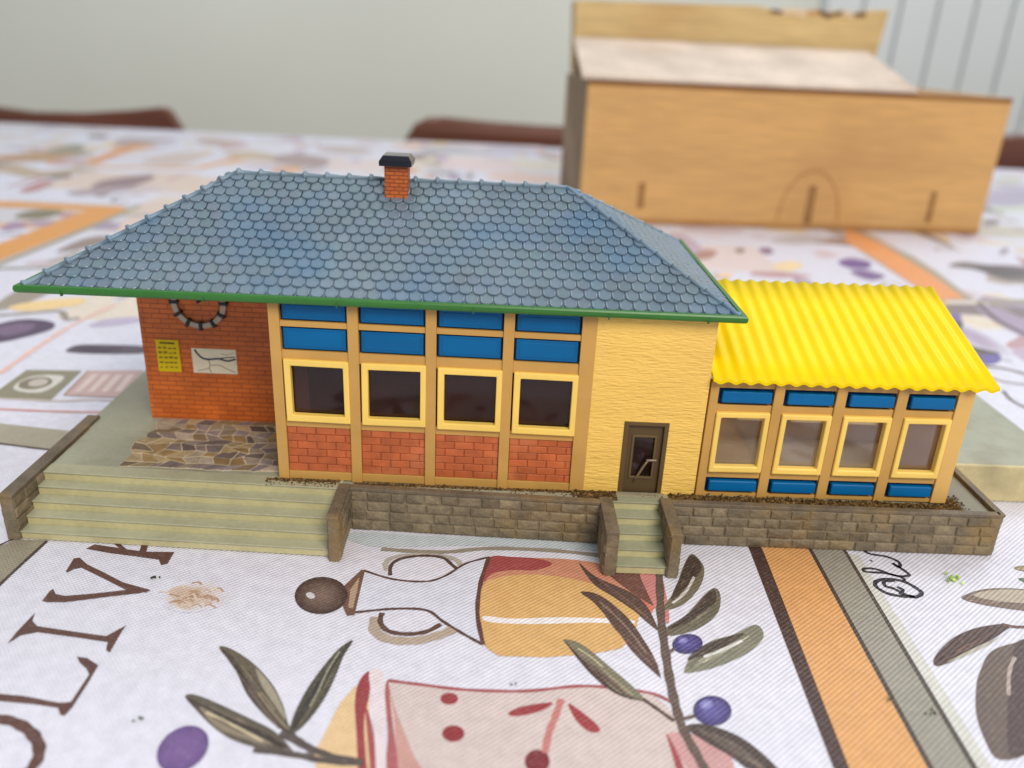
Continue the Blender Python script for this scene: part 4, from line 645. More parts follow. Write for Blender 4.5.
def retaining(label, P0, P1, th, z1, blocks=True, outer=1, back=False):
    d = Vector((P1[0]-P0[0], P1[1]-P0[1])); L = d.length; d.normalize(); nrm = Vector((d.y, -d.x))
    fn = lambda u, z, q: (P0[0]+d.x*u+nrm.x*q, P0[1]+d.y*u+nrm.y*q, z)
    mb = MB()
    def slab(u0, u1, q0, q1, za, zb, col):
        p = [fn(u0,0,q1)[:2], fn(u1,0,q1)[:2], fn(u1,0,q0)[:2], fn(u0,0,q0)[:2]]
        mb.hexa([(*k, za) for k in p]+[(*k, zb) for k in p], col)
    slab(0, L, -th, 0, -12.3, z1-.9, STONE)
    slab(-.15, L+.15, -th-.15, .35, z1-.9, z1, COPE)
    stone_blocks(mb, .1, L-.1, -12.2, z1-1.0, fn)
    if back: stone_blocks(mb, .1, L-.1, -12.2, z1-1.0, lambda u, z, q: fn(L-u, z, -th-q))
    o = mb.build('retaining_wall', M['stone'], st, bevel=.1, seg=1, angle=60)
    if label: o['label'] = label
retaining('low left cheek wall beside the broad steps', (-67.6, 33), (-67.6, -16.2), 3.2, 1.0, back=True)
retaining('cheek wall between the broad steps and the brick bays', (17.3, -3.2), (17.3, -20.6), 2.6, 1.0, back=True)
retaining('stone wall under the brick window bays', (20.2, -4.9), (88.3, -7.6), 1.7, .9)
retaining('cheek wall left of the narrow steps', (88.3, -5), (88.3, -22.3), 3.0, 1.0, back=True)
retaining('cheek wall right of the narrow steps', (104.8, -4.4), (104.8, -22.3), 2.6, 1.0, back=True)
retaining('long stone wall under the yellow annex', (107.7, -6.3), (197.8, -6.2), 1.6, .9)
retaining('return wall at the right end', (198.8, -6), (198.8, 22.6), 1.5, .9, back=True)

# flagstone patch
FS = [(150,138,122),(124,112,110),(158,140,108),(104,94,92),(164,152,138),(146,122,86),(132,122,124),(120,104,84)]
mb = MB(); nxg, nyg = 11, 9; G = {}
for j in range(nyg+1):
    for i in range(nxg+1):
        u, v = i/nxg, j/nyg; xl_, xr_ = -46.5+1.0*v, -1.2
        G[i, j] = (xl_+(xr_-xl_)*u+random.uniform(-1.5, 1.5)+(2.0 if j % 2 else 0)*(0 < i < nxg), 3.2+31.4*v+random.uniform(-1.2, 1.2)*(0 < j)*(j < nyg)+random.uniform(-.3, .3))
for j in range(nyg):
    for i in range(nxg):
        q = [G[i,j], G[i+1,j], G[i+1,j+1], G[i,j+1]]
        if random.random() < .35: q = [q[0], ((q[0][0]+q[1][0])/2, q[0][1]-.5), q[1], q[2], q[3]]
        cx = sum(p[0] for p in q)/len(q); cy = sum(p[1] for p in q)/len(q)
        q = [(cx+(x-cx)*.88, cy+(y-cy)*.85) for x, y in q]; h = random.uniform(.22, .4)
        mb.prism(q, lambda u, v, d: (u, v, d), -.1, h, jit(random.choice(FS), .12))
        t3 = [(cx+(x-cx)*1.14, cy+(y-cy)*1.18) for x, y in q]
        mb.prism(t3, lambda u, v, d: (u, v, d), -.1, .10+.003*((i*7+j*5) % 13), (190,176,152))
mb.build('flagstone_paving', M['flag'], st, bevel=.08, seg=1)

# brown scatter at the foot of the walls
mb = MB(); SC = [(86,64,38),(104,80,48),(70,54,36),(118,94,56)]
def scatter(n, x0, x1, y0, y1, z, r=(.18, .5)):
    for _ in range(n): mb.blob((random.uniform(x0, x1), random.uniform(y0, y1), z+random.uniform(0, .35)), random.uniform(*r), jit(random.choice(SC), .2), .8)
scatter(60, -3.5, 16, -2.4, -.3, 0); scatter(160, 20, 80, -4.6, -.4, -.1, (.12, .3)); scatter(150, 80, 93, -5.2, -.4, .1)
scatter(40, 98, 106, -2.5, -.2, 0, (.1, .25)); scatter(420, 107.5, 188, -4.6, -.2, .2, (.18, .45)); scatter(120, 184, 191, -4.8, 5, 0)
scatter(60, -3, 17, -4.4, -2, .1, (.1, .25))
def bed(x0, x1, y0, y1, z, h):
    nx_, ny_ = max(2, int((x1-x0)/.45)), max(2, int((y1-y0)/.45)); b_ = len(mb.v)
    for j in range(ny_+1):
        for i in range(nx_+1):
            e = 0 if (i in (0, nx_) or j in (0, ny_)) else random.uniform(.25, 1)*h
            mb.v.append((x0+(x1-x0)*i/nx_+random.uniform(-.15, .15), y0+(y1-y0)*j/ny_+random.uniform(-.2, .2), z-.1+e))
    for j in range(ny_):
        for i in range(nx_): mb.face((b_+j*(nx_+1)+i, b_+j*(nx_+1)+i+1, b_+(j+1)*(nx_+1)+i+1, b_+(j+1)*(nx_+1)+i), jit(random.choice(SC), .2))
bed(107.2, 187.5, -4.0, .2, -.3, .7); bed(20.4, 84, -1.6, .2, -.3, .5); bed(82, 93, -4.6, .2, -.3, .9); bed(-3.4, 17, -1.5, .2, -.05, .8); bed(184.5, 189.5, -4.4, 4, -.3, .7)
o = mb.build('brown_scatter', M['soil'], st); o['kind'] = 'stuff'

# ---- main house
tz = lambda x: .2-.0085*x
def slant(mb):                                                   # the facade sinks slightly to the right
    mb.v = [(x, y, z+tz(x)) for x, y, z in mb.v]; return mb
mb = MB(); BW = 4
mb.box(-48.9, .2, 35, 38, 0, 51.8, (186,80,30)); mb.build('brick_wall', M['brickwall'], st)
mb = MB(); mb.box(-48.9, -46, 38, 80, 0, 51.8, (186,80,30)); mb.box(-46, 0, 77, 80, 0, 51.8, (186,80,30)); mb.build('brick_wall', M['brickwall'], st)
mb = MB(); mb.box(.25, 2.2, 2.6, 35, 0, 51.8, TAN); mb.box(0, 114.6, 77.5, 80, 0, 51.8, TAN); mb.build('side_wall', M['frame'], st)
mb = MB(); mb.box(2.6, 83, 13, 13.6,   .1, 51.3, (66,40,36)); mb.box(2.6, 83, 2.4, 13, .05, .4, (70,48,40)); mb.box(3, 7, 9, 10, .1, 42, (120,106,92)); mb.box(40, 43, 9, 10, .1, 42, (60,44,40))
mb.build('dark_backing', M['dark'], st)  # dark card added behind the panes to stand for the interior's shade
for i in range(5):
    mb = MB(); w = 2.8 if i < 4 else 3.9
    mb.box(20*i, 20*i+w, -.45, 2.4, -.2, 52, TAN); slant(mb).build('post', M['frame'], st, bevel=.15)
for i in range(4):
    a, b = 20*i+2.8, 20*i+20; dz = -.17*i
    for z0, z1 in ((0, 2.4), (15.9+dz, 18.2+dz), (35.0+dz, 37.7), (44.2, 45.7), (51.2, 52)):
        mb = MB(); mb.box(a, b, .05, 2.4, z0, z1, TAN); slant(mb).build('rail', M['frame'], st, bevel=.1)
    # brick infill, every brick modelled
    mb = MB(); mb.box(a, b, .6, 2.2, 2.4, 15.9+dz, (164,84,50)); rows = 6; h = (13.5+dz)/rows
    for r in range(rows):
        u = a-(2.6 if r % 2 else 0)
        while u < b-.2:
            p, q = max(a, u)+.1, min(b, u+5.2)-.1
            if q-p > .3: mb.box(p, q, .3+random.uniform(-.06, .06), .9, 2.4+r*h+.09, 2.4+r*h+h-.09, jit((184,96,54), .06))
            u += 5.2
    slant(mb).build('brick_panel', M['brick'], st, bevel=.1, seg=1)
    for z0, z1 in ((45.7, 51.2), (37.7, 44.2)):
        mb = MB(); mb.box(a+.25, b-.2, .85, 2.2, z0+.12, z1-.12, (6,44,92)); mb.box(a+.6, b-.55, .4, 1.2, z0+.45, z1-.45, (0,92,148))
        mb.box(a+1.5, b-1.5, .3, .6, z0+1.2, z1-1.2, (0,96,153)); slant(mb).build('blue_panel', M['blue'], st, bevel=.18)
    mb = MB(); x0, x1, z0, z1 = a+.45, b+.15, 17.8+dz, 35.5+dz
    mb.ring((x0, x1, z0, z1), (x0+1.75, x1-1.5, z0+1.95, z1-1.75), -.9, 1.2, CREAM)
    tw = random.uniform(-.012, .012); mb.v = [(x+(z-z0)*tw*.6, y, z+(x-x0)*tw) for x, y, z in mb.v]
    w = slant(mb).build('window', M['plastic'], st, bevel=.28)
    mb = MB(); mb.box(x0+1.2, x1-1.0, 1.25, 1.45, z0+1.3, z1-1.2, (200,200,200)); PIV[w.name] = PIV[st.name]
    slant(mb).build('pane', M['darkglass'], w)
# stucco wall with the door opening
mb = MB(); YS = (242,200,102); D0, D1, DZ = 93.4, 105.5, 21.7
for x0, x1, z0, z1 in ((83.9, D0, -.2, DZ), (D1, 114.67, -.2, DZ), (83.9, 114.67, DZ, 52)): mb.box(x0, x1, -.25, 2.4, z0, z1, YS)
mb.box(112.4, 114.67, 2.4, 77.5, 0, 52, YS)
slant(mb).build('stucco_wall', M['stucco'], st)
DR = (94,74,44)
mb = MB(); mb.ring((D0, D1, -.9, DZ), (D0+1.3, D1-1.2, -.3, DZ-1.1), -.5, 2.3, DR); door = mb.build('door', M['frame'], st, bevel=.15); PIV[door.name] = PIV[st.name]
mb = MB(); a0, a1 = D0+1.3, D1-1.2
mb.ring((a0, a1, -.3, DZ-1.1), (96.4, 102.5, 4.5, 17.1), .6, 1.6, (86,68,42)); mb.ring((96.0, 102.8, 4.1, 17.5), (96.7, 102.2, 4.8, 16.8), .3, 1.0, (98,80,52))
mb.build('door_leaf', M['frame'], door, bevel=.15)
mb = MB(); mb.box(96.2, 102.7, 1.25, 1.4, 4.2, 17.3, (64,38,24)); mb.build('door_pane', M['darkglass'], door)
mb = MB(); mb.tube([(97.6,.5,3.0),(98.6,.2,5.2),(100.2,.0,8.8),(100.8,-.1,9.9)], [.26,.32,.34,.3], (128,108,78), 8); mb.tube([(100.5,-.1,10.1),(103.2,.0,10.2)], [.32,.28], (150,134,116), 8)
mb.build('door_handle', M['frame'], door, smooth=True)
mb = MB(); mb.box(92.8, 106, -2.4, -.3, -.3, .25, (150,142,120)); mb.build('door_sill', M['base'], st, bevel=.15)

# things moulded or stuck on the recessed brick wall
mb = MB(); cx, cz = -30.4, 38.6
for k in range(12):
    a0, a1 = radians(30*k+4), radians(30*k+26); P = []
    for s in range(5): t = a0+(a1-a0)*s/4; P.append((cx+8.1*cos(t), cz+8.0*sin(t)))
    for s in range(5): t = a1-(a1-a0)*s/4; P.append((cx+6.5*cos(t), cz+6.4*sin(t)))
    mb.prism(P, lambda u, v, d: (u, d, v), 34.0, 35.1, (190,178,160))
clock = mb.build('clock', M['plastic'], st, bevel=.15); PIV[clock.name] = PIV[st.name]
mb = MB()
for k in range(12):
    t = radians(30*k); c_, s_ = cos(t), sin(t); r0, r1, h = 6.0, 8.6, .42
    P = [(cx+r0*c_-h*s_, cz+r0*s_+h*c_), (cx+r0*c_+h*s_, cz+r0*s_-h*c_), (cx+r1*c_+h*s_, cz+r1*s_-h*c_), (cx+r1*c_-h*s_, cz+r1*s_+h*c_)]
    mb.prism(P, lambda u, v, d: (u, d, v), 33.7, 35.1, (30,26,26))
mb.build('hour_mark', M['plastic'], clock)
mb = MB(); mb.tube([(cx,33.6,cz+.4),(cx,35.1,cz+.4)], [.5,.5], (30,26,26), 12)
for t, l in ((radians(120), 5.6), (radians(52), 4.2)):
    mb.box(0,0,0,0,0,0,(30,26,26)) if False else mb.prism([(cx-.3*sin(t), cz+.4+.3*cos(t)), (cx+.3*sin(t), cz+.4-.3*cos(t)), (cx+l*cos(t)+.15*sin(t), cz+.4+l*sin(t)-.15*cos(t)), (cx+l*cos(t)-.15*sin(t), cz+.4+l*sin(t)+.15*cos(t))], lambda u, v, d: (u, d, v), 33.9, 34.3, (30,26,26))
mb.build('clock_hand', M['plastic'], clock)
mb = MB(); x0, x1, z0, z1 = -44.8, -37.9, 16.0, 26.3
mb.box(x0, x1, 34.7, 35.1, z0, z1, (232,202,20)); tt = mb.build('timetable', M['paper'], st); PIV[tt.name] = PIV[st.name]
mb = MB(); mb.box(x0+1.2, x1-1.2, 34.62, 34.8, z1-1.3, z1-.7, (120,104,30))
for r in range(5):
    for c in range(4):
        w = random.uniform(.7, 1.25); mb.box(x0+.6+1.5*c, x0+.6+1.5*c+w, 34.62, 34.8, z1-2.9-1.55*r, z1-2.9-1.55*r+random.uniform(.35, .8), (150,128,24) if r < 4 else (168,146,24))
mb.build('print_line', M['paper'], tt)
mb = MB(); x0, x1, z0, z1 = -34.2, -20.8, 16.0, 24.0
mb.box(x0, x1, 34.7, 35.1, z0, z1, (240,230,204)); mp_ = mb.build('route_map', M['paper'], st); PIV[mp_.name] = PIV[st.name]
mb = MB()
def ml(pts, w, col):
    p = catmull(pts, False, 4)
    for q, r in zip(p[:-1], p[1:]):
        dx, dz = r[0]-q[0], r[1]-q[1]; l = math.hypot(dx, dz) or 1; ex, ez = -dz/l*w/2, dx/l*w/2
        mb.prism([(q[0]-ex, q[1]-ez), (r[0]-ex, r[1]-ez), (r[0]+ex, r[1]+ez), (q[0]+ex, q[1]+ez)], lambda u, v, d: (x0+u, d, z0+v), 34.6+.01*random.random(), 34.8, col)
NV = (52,66,80)
ml([(1.0,7.6),(1.8,6.2),(3.2,4.9),(5.2,4.6),(8,4.9),(10.6,4.3),(13.2,5.0)], .55, NV); ml([(8,4.9),(10,5.3),(13,5.6)], .3, NV); ml([(4.8,4.6),(5.2,3),(4.9,1.6),(5.5,.4)], .22, (150,140,120))
ml([(5.1,1.8),(3.4,1.2),(1.2,.7)], .18, (150,140,120)); ml([(5.2,2.6),(8,2.8),(10,1.8),(12.8,.6)], .2, (160,150,130)); ml([(9,6.6),(10.5,6.2),(12.8,7)], .15, (170,160,140))
mb.build('route_line', M['paper'], mp_)

# ---- hipped roof, every tile modelled
XL, XR, YF, YB, ZE, ZR = -60.97, 120.58, -3.0, 84.28, 52.5, 76.0
YM = (YF+YB)/2; RX1, RX2 = -17.87, 76.59
mb = MB(); TILE = (100,118,132)
ZS = 51.5
A = [(XL,YF,ZS),(XR,YF,ZS),(XR,YB,ZS),(XL,YB,ZS),(XL+1,YF+1,ZE),(XR-1,YF+1,ZE),(XR-1,YB-1,ZE),(XL+1,YB-1,ZE),(RX1,YM,ZR-.5),(RX2,YM,ZR-.5)]
mb.add(A, [(3,2,1,0),(0,1,5,4),(1,2,6,5),(2,3,7,6),(3,0,4,7),(4,5,9,8),(5,6,9),(6,7,8,9),(7,4,8)], (72,88,102))
def clip(poly, inside_line):
    a, b, c = inside_line; out = []
    for i in range(len(poly)):
        p, q = poly[i], poly[(i+1) % len(poly)]; fp, fq = a*p[0]+b*p[1]+c, a*q[0]+b*q[1]+c
        if fp >= 0: out.append(p)
        if fp*fq < 0: t = fp/(fp-fq); out.append((p[0]+(q[0]-p[0])*t, p[1]+(q[1]-p[1])*t))
    return out
def slope(P0, P1, T0, T1):
    P0, P1, T0, T1 = map(Vector, (P0, P1, T0, T1)); U = (P1-P0); L = U.length; U.normalize()
    V = (T0-P0)-U*((T0-P0).dot(U)); H = V.length; V.normalize(); Nn = U.cross(V)
    t0, t1 = (T0-P0).dot(U), (T1-P0).dot(U)
    rows = 14; rh = (H-.4)/rows; TW = 3.54
    lines = [(H, -t0, 0), (-H, -(L-t1), L*H)]                 # left hip, right hip
    for r in range(rows):
        v0 = .25+r*rh; u = (TW/2 if r % 2 else 0)-TW
        while u < L+TW:
            w = TW-.16; uu = u+random.uniform(-.08, .08); h = rh*1.25; e = random.uniform(-.06, .06)
            poly = [(uu, v0+h+e), (uu+.03*w, v0+1.1+e), (uu+.1*w, v0+.5+e), (uu+.24*w, v0+.1+e), (uu+.5*w, v0-.04+e), (uu+.76*w, v0+.1+e), (uu+.9*w, v0+.5+e), (uu+.97*w, v0+1.1+e), (uu+w, v0+h+e)]
            for ln in lines: poly = clip(poly, ln) if poly else poly
            if len(poly) > 2:
                lo, hi = .52+random.uniform(-.06, .06), .08
                top = lambda v: lo+(hi-lo)*max(0, min(1, (v-v0)/h))
                n = len(poly); cu = sum(p[0] for p in poly)/n; cv = sum(p[1] for p in poly)/n
                b = len(mb.v); c = jit(TILE, .035)
                c = (c[0]+random.uniform(-3, 2), c[1]+random.uniform(-2, 2), c[2]+random.uniform(-2, 4))
                W = lambda u_, v_, d: tuple(P0+U*u_+V*v_+Nn*d)
                mb.v += [W(p[0], p[1], -.15) for p in poly] + [W(p[0], p[1], top(p[1])-.16) for p in poly] + [W(cu+(p[0]-cu)*.86, cv+(p[1]-cv)*.87, top(p[1])) for p in poly]
                for i in range(n):
                    j = (i+1) % n; mb.face((b+i, b+j, b+n+j, b+n+i), c); mb.face((b+n+i, b+n+j, b+2*n+j, b+2*n+i), c)
                d_ = len(mb.v)                                   # the face is slightly dished inside a raised rim
                mb.v += [W(cu+(p[0]-cu)*.74, cv+(p[1]-cv)*.76, top(p[1])-.07) for p in poly]
                for i in range(n): j = (i+1) % n; mb.face((b+2*n+i, b+2*n+j, d_+j, d_+i), c)
                mb.face([d_+i for i in range(n)], c)
            u += TW
E0, E1, E2, E3 = (XL+1.2,YF+1.2,ZE+.1), (XR-1.2,YF+1.2,ZE+.1), (XR-1.2,YB-1.2,ZE+.1), (XL+1.2,YB-1.2,ZE+.1); R1, R2 = (RX1,YM,ZR), (RX2,YM,ZR)
slope(E0, E1, R1, R2); slope(E1, E2, R2, R2); slope(E2, E3, R2, R1); slope(E3, E0, R1, R1)
roof = mb.build('roof', M['tiles'], st, fix=True); PIV[roof.name] = PIV[st.name]
def caps(a, b, n, r0, r1, lift=.1, name='ridge_cap'):
    a, b = Vector(a), Vector(b); mb = MB()
    for k in range(n):
        p, q = a+(b-a)*(k/n), a+(b-a)*((k+1.06)/n)
        m1 = p+(q-p)*.12
        mb.tube([tuple(p+Vector((0,0,lift))), tuple(p+(q-p)*.03+Vector((0,0,lift))), tuple(m1+Vector((0,0,lift))), tuple(p+(q-p)*.2+Vector((0,0,lift))), tuple(q+Vector((0,0,lift-.1)))], [r1*.8, r1, r1, r0, r0*.82], jit((112,132,148), .05), 12)
    mb.build(name, M['tiles'], roof, smooth=True)
caps(R1, R2, 15, .8, 1.35, .0)
caps(E0, R1, 11, .8, 1.35, .15, 'hip_cap'); caps(E1, R2, 11, .7, .95, .1, 'hip_cap'); caps(E3, R1, 11, .8, 1.35, .15, 'hip_cap'); caps(E2, R2, 11, .7, .95, .1, 'hip_cap')
# eave gutter running round all four sides
GR_ = (48,110,42); prof = [(-1.6,-.6),(-.2,-.85),(.3,-.55),(.5,.0),(.45,.7),(.25,1.1),(-.9,1.15),(-1.1,.7)]   # (outwards, up)
corn = [(XL,YF,-1,-1),(XR,YF,1,-1),(XR,YB,1,1),(XL,YB,-1,1)]
mb = MB(); n = len(prof)
for (x, y, sx, sy) in corn: mb.v += [(x+sx*p, y+sy*p, 52.1+q) for p, q in prof]
for k in range(4):
    l = (k+1) % 4
    for i in range(n):
        j = (i+1) % n; mb.face((k*n+i, l*n+i, l*n+j, k*n+j), GR_)
for xx in (-50, -15, 18, 52, 86, 111): mb.box(xx, xx+.4, YF-.55, YF+.2, 51.0, 52.6, (36,96,44))
mb.build('gutter', M['green'], roof)

# ---- chimney
mb = MB(); mb.box(25.2, 31.6, 36.4-3.1, 36.4+3.3, 70.5, 81, (206,112,48)); ch = mb.build('chimney', M['chimney'], st, bevel=.1); PIV[ch.name] = PIV[st.name]
mb = MB(); x0, x1, y0, y1 = 23.9, 32.9, 31.9, 41.1
mb.box(x0, x1, y0, y1, 80.9, 82.2, (12,14,28))
mb.hexa([(x0,y0,82.2),(x1,y0,82.2),(x1,y1,82.2),(x0,y1,82.2),(x0+1,y0+1.2,83.7),(x1-1,y0+1.2,83.7),(x1-1,y1-1.2,83.7),(x0+1,y1-1.2,83.7)], (12,14,28))
mb.build('chimney_cap', M['gloss'], ch, bevel=.15)

# ---- annex
PX = [(115.2, 117.5), (132.3, 135.0), (148.8, 151.6), (165.0, 167.9), (181.1, 185.4)]
az = lambda x: -.25+.009*(x-115)
def aslant(mb): mb.v = [(x, y, z+az(x)) for x, y, z in mb.v]; return mb
for a, b in PX:
    mb = MB(); mb.box(a, b, -.1, 2.4, -.1, 34.3, TAN if b < 180 else (216,174,100)); aslant(mb).build('post', M['frame'], st, bevel=.2)
for i in range(4):
    a, b = PX[i][1], PX[i+1][0]
    for z0, z1 in ((-.1, 1.0), (5.7, 8.0), (25.4, 27.7), (32.5, 34.2)):
        mb = MB(); mb.box(a, b, .4, 2.4, z0, z1, TAN); aslant(mb).build('rail', M['frame'], st, bevel=.12)
    for z0, z1 in ((27.7, 32.5), (1.0, 5.7)):
        mb = MB(); mb.box(a+.02, b-.02, 1.3, 2.2, z0, z1, (8,48,98)); mb.box(a+.95, b-.55, -.35, 1.4, z0+.75, z1-.75, (0,98,158))
        aslant(mb).build('blue_panel', M['blue'], st, bevel=.42, seg=3)
    mb = MB(); x0, x1, z0, z1 = a+.15, b-.15, 7.7, 25.7
    mb.ring((x0, x1, z0, z1), (x0+1.5, x1-1.45, z0+1.9, z1-1.55), -.75, 1.4, CREAM)
    tw = random.uniform(-.014, .014); mb.v = [(x-(z-z0)*tw*.6, y, z+(x-x0)*tw) for x, y, z in mb.v]
    w = aslant(mb).build('window', M['plastic'], st, bevel=.38, seg=3); PIV[w.name] = PIV[st.name]
    mb = MB(); mb.box(x0+1.1, x1-1.1, 1.45, 1.65, z0+1.4, z1-1.2, (200,200,200)); aslant(mb).build('pane', M['glass'], w)
# end wall, unseen back wall with open window bays enlarged to let light in, floor
mb = MB(); mb.prism([(2.4,-.1),(40.2,-.1),(40.2,46.2),(2.4,34.0)], lambda u, v, d: (d, u, v), 183.2, 185.4, (222,160,76)); mb.build('end_wall', M['frame'], st)
mb = MB()
for x0, x1, z0, z1 in ((114.7,185.4,-.1,6), (114.7,185.4,41,45.3), (114.7,118,6,41), (131,136,6,41), (148,153,6,41), (164,169,6,41), (181,185.4,6,41)): mb.box(x0, x1, 38.4+.004*(z0 == 6), 40.2, z0, z1, (214,166,90))
mb.build('back_wall', M['frame'], st)
mb = MB(); mb.box(114.8, 183.1, 2.5, 38.3, -.2, .2, (196,170,136)); mb.build('annex_floor', M['base'], st)
# corrugated sheet
mb = MB(); per = 3.95; Xa, Xb = 114.95, 189.9; nn = int((Xb-Xa)/per*10); th = .8
def cz_(x): return .36*cos(2*pi*(x-Xa)/per)
ys_ = [-2.3, 8, 20, 32, 43.5]
for layer in (0, 1):
    for y in ys_:
        for i in range(nn+1):
            x = Xa+(Xb-Xa)*i/nn; mb.v.append((x, y, 34.9+.009*(x-Xa)+(y+2.3)*(14.6/45.8)+cz_(x)+.55-layer*th))
K = nn+1; Yl = len(ys_); YC = (236,204,0)
for j in range(Yl-1):
    for i in range(nn):
        mb.face((j*K+i, j*K+i+1, j*K+K+i+1, j*K+K+i), YC); o_ = Yl*K; mb.face((o_+j*K+i, o_+j*K+K+i, o_+j*K+K+i+1, o_+j*K+i+1), YC)
for i in range(nn):
    for j in (0, Yl-1): mb.face((j*K+i, Yl*K+j*K+i, Yl*K+j*K+i+1, j*K+i+1), YC)
for j in range(Yl-1):
    for i in (0, nn): mb.face((j*K+i, j*K+K+i, Yl*K+j*K+K+i, Yl*K+j*K+i), YC)
o = mb.build('corrugated_roof', M['yellow'], st, smooth=True)
for p in o.data.polygons:
    if abs(p.normal.y) > .9 or abs(p.normal.x) > .95: p.use_smooth = False

# ------------------------------------------------------------------ wooden box with its board and block
ang = math.atan2(22, 315)
bx = thing('wooden_box', 'long pale wooden box with three slots in its front, on the tablecloth behind the model', 'box', (120.6, 431.3, -12.35), rotz=ang)
W, Dp, Hh = 316, 150, 102.6; WD = (206,163,106)
mb = MB(); holes = [(38.6, 43.8, 12, 31), (171, 177.5, 3, 33), (269.6, 274.4, 8, 32)]
xc = [-5]+[v for h in holes for v in h[:2]]+[W]
for i in range(len(xc)-1):
    a, b = xc[i], xc[i+1]
    if i % 2 == 0: mb.box(a, b, 0, 9, 0, Hh, WD)
    else:
        h = holes[i//2]; mb.box(a, b, 0, 9, 0, h[2], WD); mb.box(a, b, 0, 9, h[3], Hh, WD)
mb.build('front_board', M['wood'], bx)
mb = MB(); mb.box(-5.4, 6, 9, 118, 0, Hh, (142,122,98)); mb.build('side_board', M['board'], bx, bevel=.6)  # greyer, darker colour paints the shade on the left side
mb = MB(); mb.box(W-8, W+.3, 9, Dp-8, 0, Hh, WD); mb.build('side_board', M['wood'], bx, bevel=.6)
for x0, x1, z1, c in ((36, 47, 40, (160,120,74)), (168, 180, 40, (140,104,64)), (267, 277, 40, (160,120,74))):
    mb = MB(); mb.box(x0, x1, 1.6, 9.4, .5, z1, c); mb.build('slot_backing', M['wood'], bx)
mb = MB(); mb.box(6, W, Dp-8, Dp, 0, Hh, WD); mb.build('back_board', M['wood'], bx, bevel=.6)
mb = MB(); mb.box(8, W-8, 9, Dp-8, Hh-9, Hh-.4, (150,112,70)); mb.build('top_board', M['wood'], bx)
mb = MB(); mb.box(8, W-8, 9, Dp-8, .3, 5, (120,90,60)); mb.build('bottom_board', M['wood'], bx)
mb = MB(); P = [(174+25*cos(t), 6+40*sin(t)) for t in [pi*i/20 for i in range(21)]]
for (a, b) in zip(P[:-1], P[1:]):
    c0, c1 = (174+(a[0]-174)*.93, 6+(a[1]-6)*.94), (174+(b[0]-174)*.93, 6+(b[1]-6)*.94)
    mb.prism([a, b, c1, c0], lambda u, v, d: (u, d, v), -.25, .4, (176,132,84))
mb.build('arched_mark', M['wood'], bx)
mb = MB(); mb.box(-5, W, -.5, 1.5, Hh-3.4, Hh+.2, (142,98,52)); mb.build('dark_edge', M['wood'], bx, bevel=.5)  # darker brown strip along the top edge
mb = MB(); mb.box(-5.2, W+.1, -.4, 1.2, .1, 4.2, (170,124,74)); mb.build('dark_edge', M['wood'], bx, bevel=.5)  # darker strip paints the shading along the foot of the box
bd = thing('pale_board', 'thin whitish board sloping up on top of the wooden box towards the upright block', 'board', (120.6, 431.3, -12.35), rotz=ang)
mb = MB(); x0, x1, xa, xb = -11, 239.5, -2, 253; th = 3
A = [(x0,-3,Hh+.3),(x1,-3,Hh+.3),(xb,118,Hh+25.6),(xa,118,Hh+25.6)]
mb.hexa(A+[(x, y, z+th) for x, y, z in A], (208,192,178)); mb.build('sloping_sheet', M['board'], bd, bevel=.8)
bk = thing('wooden_block', 'upright yellowish wooden block with chipped top edge standing on the wooden box', 'block', (120.6, 431.3, -12.35), rotz=ang)
mb = MB(); nb = 26; top = []
for i in range(nb+1):
    x = -1.6+(267.6+1.6)*i/nb; z = 159.2+4.6*i/nb
    if 16 <= i <= 24: z -= random.uniform(.8, 4.5)
    top.append((x, z))
mb.prism([(.6, Hh+.3), (261, Hh+.3)]+top[::-1], lambda u, v, d: (u, d, v), 121.5, 147, (202,176,126))
mb.build('block_body', M['wood'], bk, bevel=.6)
mb = MB()
for i in range(16, 24):
    (xA, zA), (xB, zB) = top[i], top[i+1]
    mb.prism([(xA, zA-random.uniform(3, 6)), (xB, zB-random.uniform(3, 6)), (xB, zB-.2), (xA, zA-.2)], lambda u, v, d: (u, d, v), 120.9, 123, random.choice([(214,190,160),(112,84,58),(190,150,104)]))
mb.build('chipped_edge', M['wood'], bk)

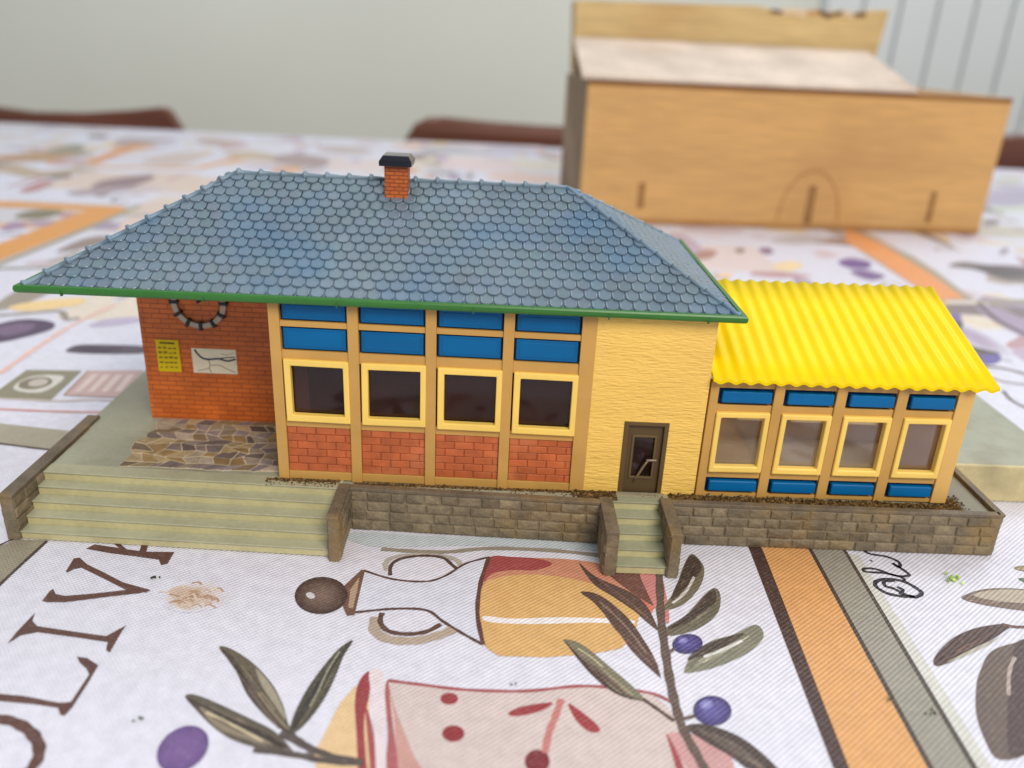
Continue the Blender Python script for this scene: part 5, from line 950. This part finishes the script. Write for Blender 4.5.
# ------------------------------------------------------------------ chairs behind the table
def make_chair(label, x0, x1, zt, prof, y=945):
    t = thing('dining_chair', label, 'chair', ((x0+x1)/2, y-150, -762), 'dining chairs behind the table')
    BRN = (104,56,36); w = x1-x0
    mb = MB(); P = [(x0+w*u, zt+z) for u, z in prof]
    mb.prism([(x0+w*.02, zt-62), (x1-w*.02, zt-62)]+P[::-1], lambda u, v, d: (u, d+18*(1-((u-x0)/w*2-1)**2), v), y, y+20, BRN); mb.build('top_rail', M['chair'], t, bevel=4, seg=3)
    for x in (x0+14, x1-42):
        mb = MB(); mb.box(x, x+28, y+2, y+24, -762, zt-40, BRN); mb.build('back_post', M['chair'], t, bevel=4)
    for k in range(4):
        mb = MB(); x = x0+75+k*(w-150-24)/3; mb.box(x, x+24, y+12, y+24, -300, zt-50, BRN); mb.build('back_slat', M['chair'], t, bevel=3)
    mb = MB(); mb.box(x0+40, x1-40, y+8, y+26, -320, -280, BRN); mb.build('lower_rail', M['chair'], t, bevel=3)
    mb = MB(); mb.box(x0, x1, y-400, y+1, -340, -312, BRN); mb.build('seat', M['chair'], t, bevel=8, seg=3)
    for x in (x0+14, x1-42):
        mb = MB(); mb.box(x, x+28, y-385, y-357, -762, -340, BRN); mb.build('front_leg', M['chair'], t, bevel=4)
make_chair('brown wooden dining chair behind the table, its top rail at far left', -835, -376, 9, [(0,-20),(.06,-4),(.2,1),(.4,-8),(.55,-14),(.7,-12),(.85,-5),(.94,1),(.965,-1),(1,-26)])
make_chair('brown wooden dining chair partly hidden by the wooden box, its top rail behind the chimney', -80, 376, 14, [(0,-32),(.03,-10),(.07,-1),(.12,0),(.25,-4),(.4,-6),(.6,-6),(.8,-2),(.93,0),(1,-24)])
make_chair('brown wooden dining chair at far right beside the wooden box', 716, 1170, 27, [(0,-30),(.02,-4),(.06,0),(.25,-2),(.5,-4),(.75,-2),(.94,0),(1,-24)])

# ------------------------------------------------------------------ crumbs of scatter lying on the cloth
def crumb(label, x, y, r, col, n):
    mb = MB()
    for _ in range(n): mb.blob((x+random.gauss(0, r*.9), y+random.gauss(0, r*.7), -12.1+random.random()*r*.6), random.uniform(.3, .6)*r, jit(col, .25))
    tag(mb.build('scatter_crumb', M['crumb']), label, 'crumb', 'crumbs of green model scatter on the tablecloth')
for c in CRUMBS: crumb(*c)
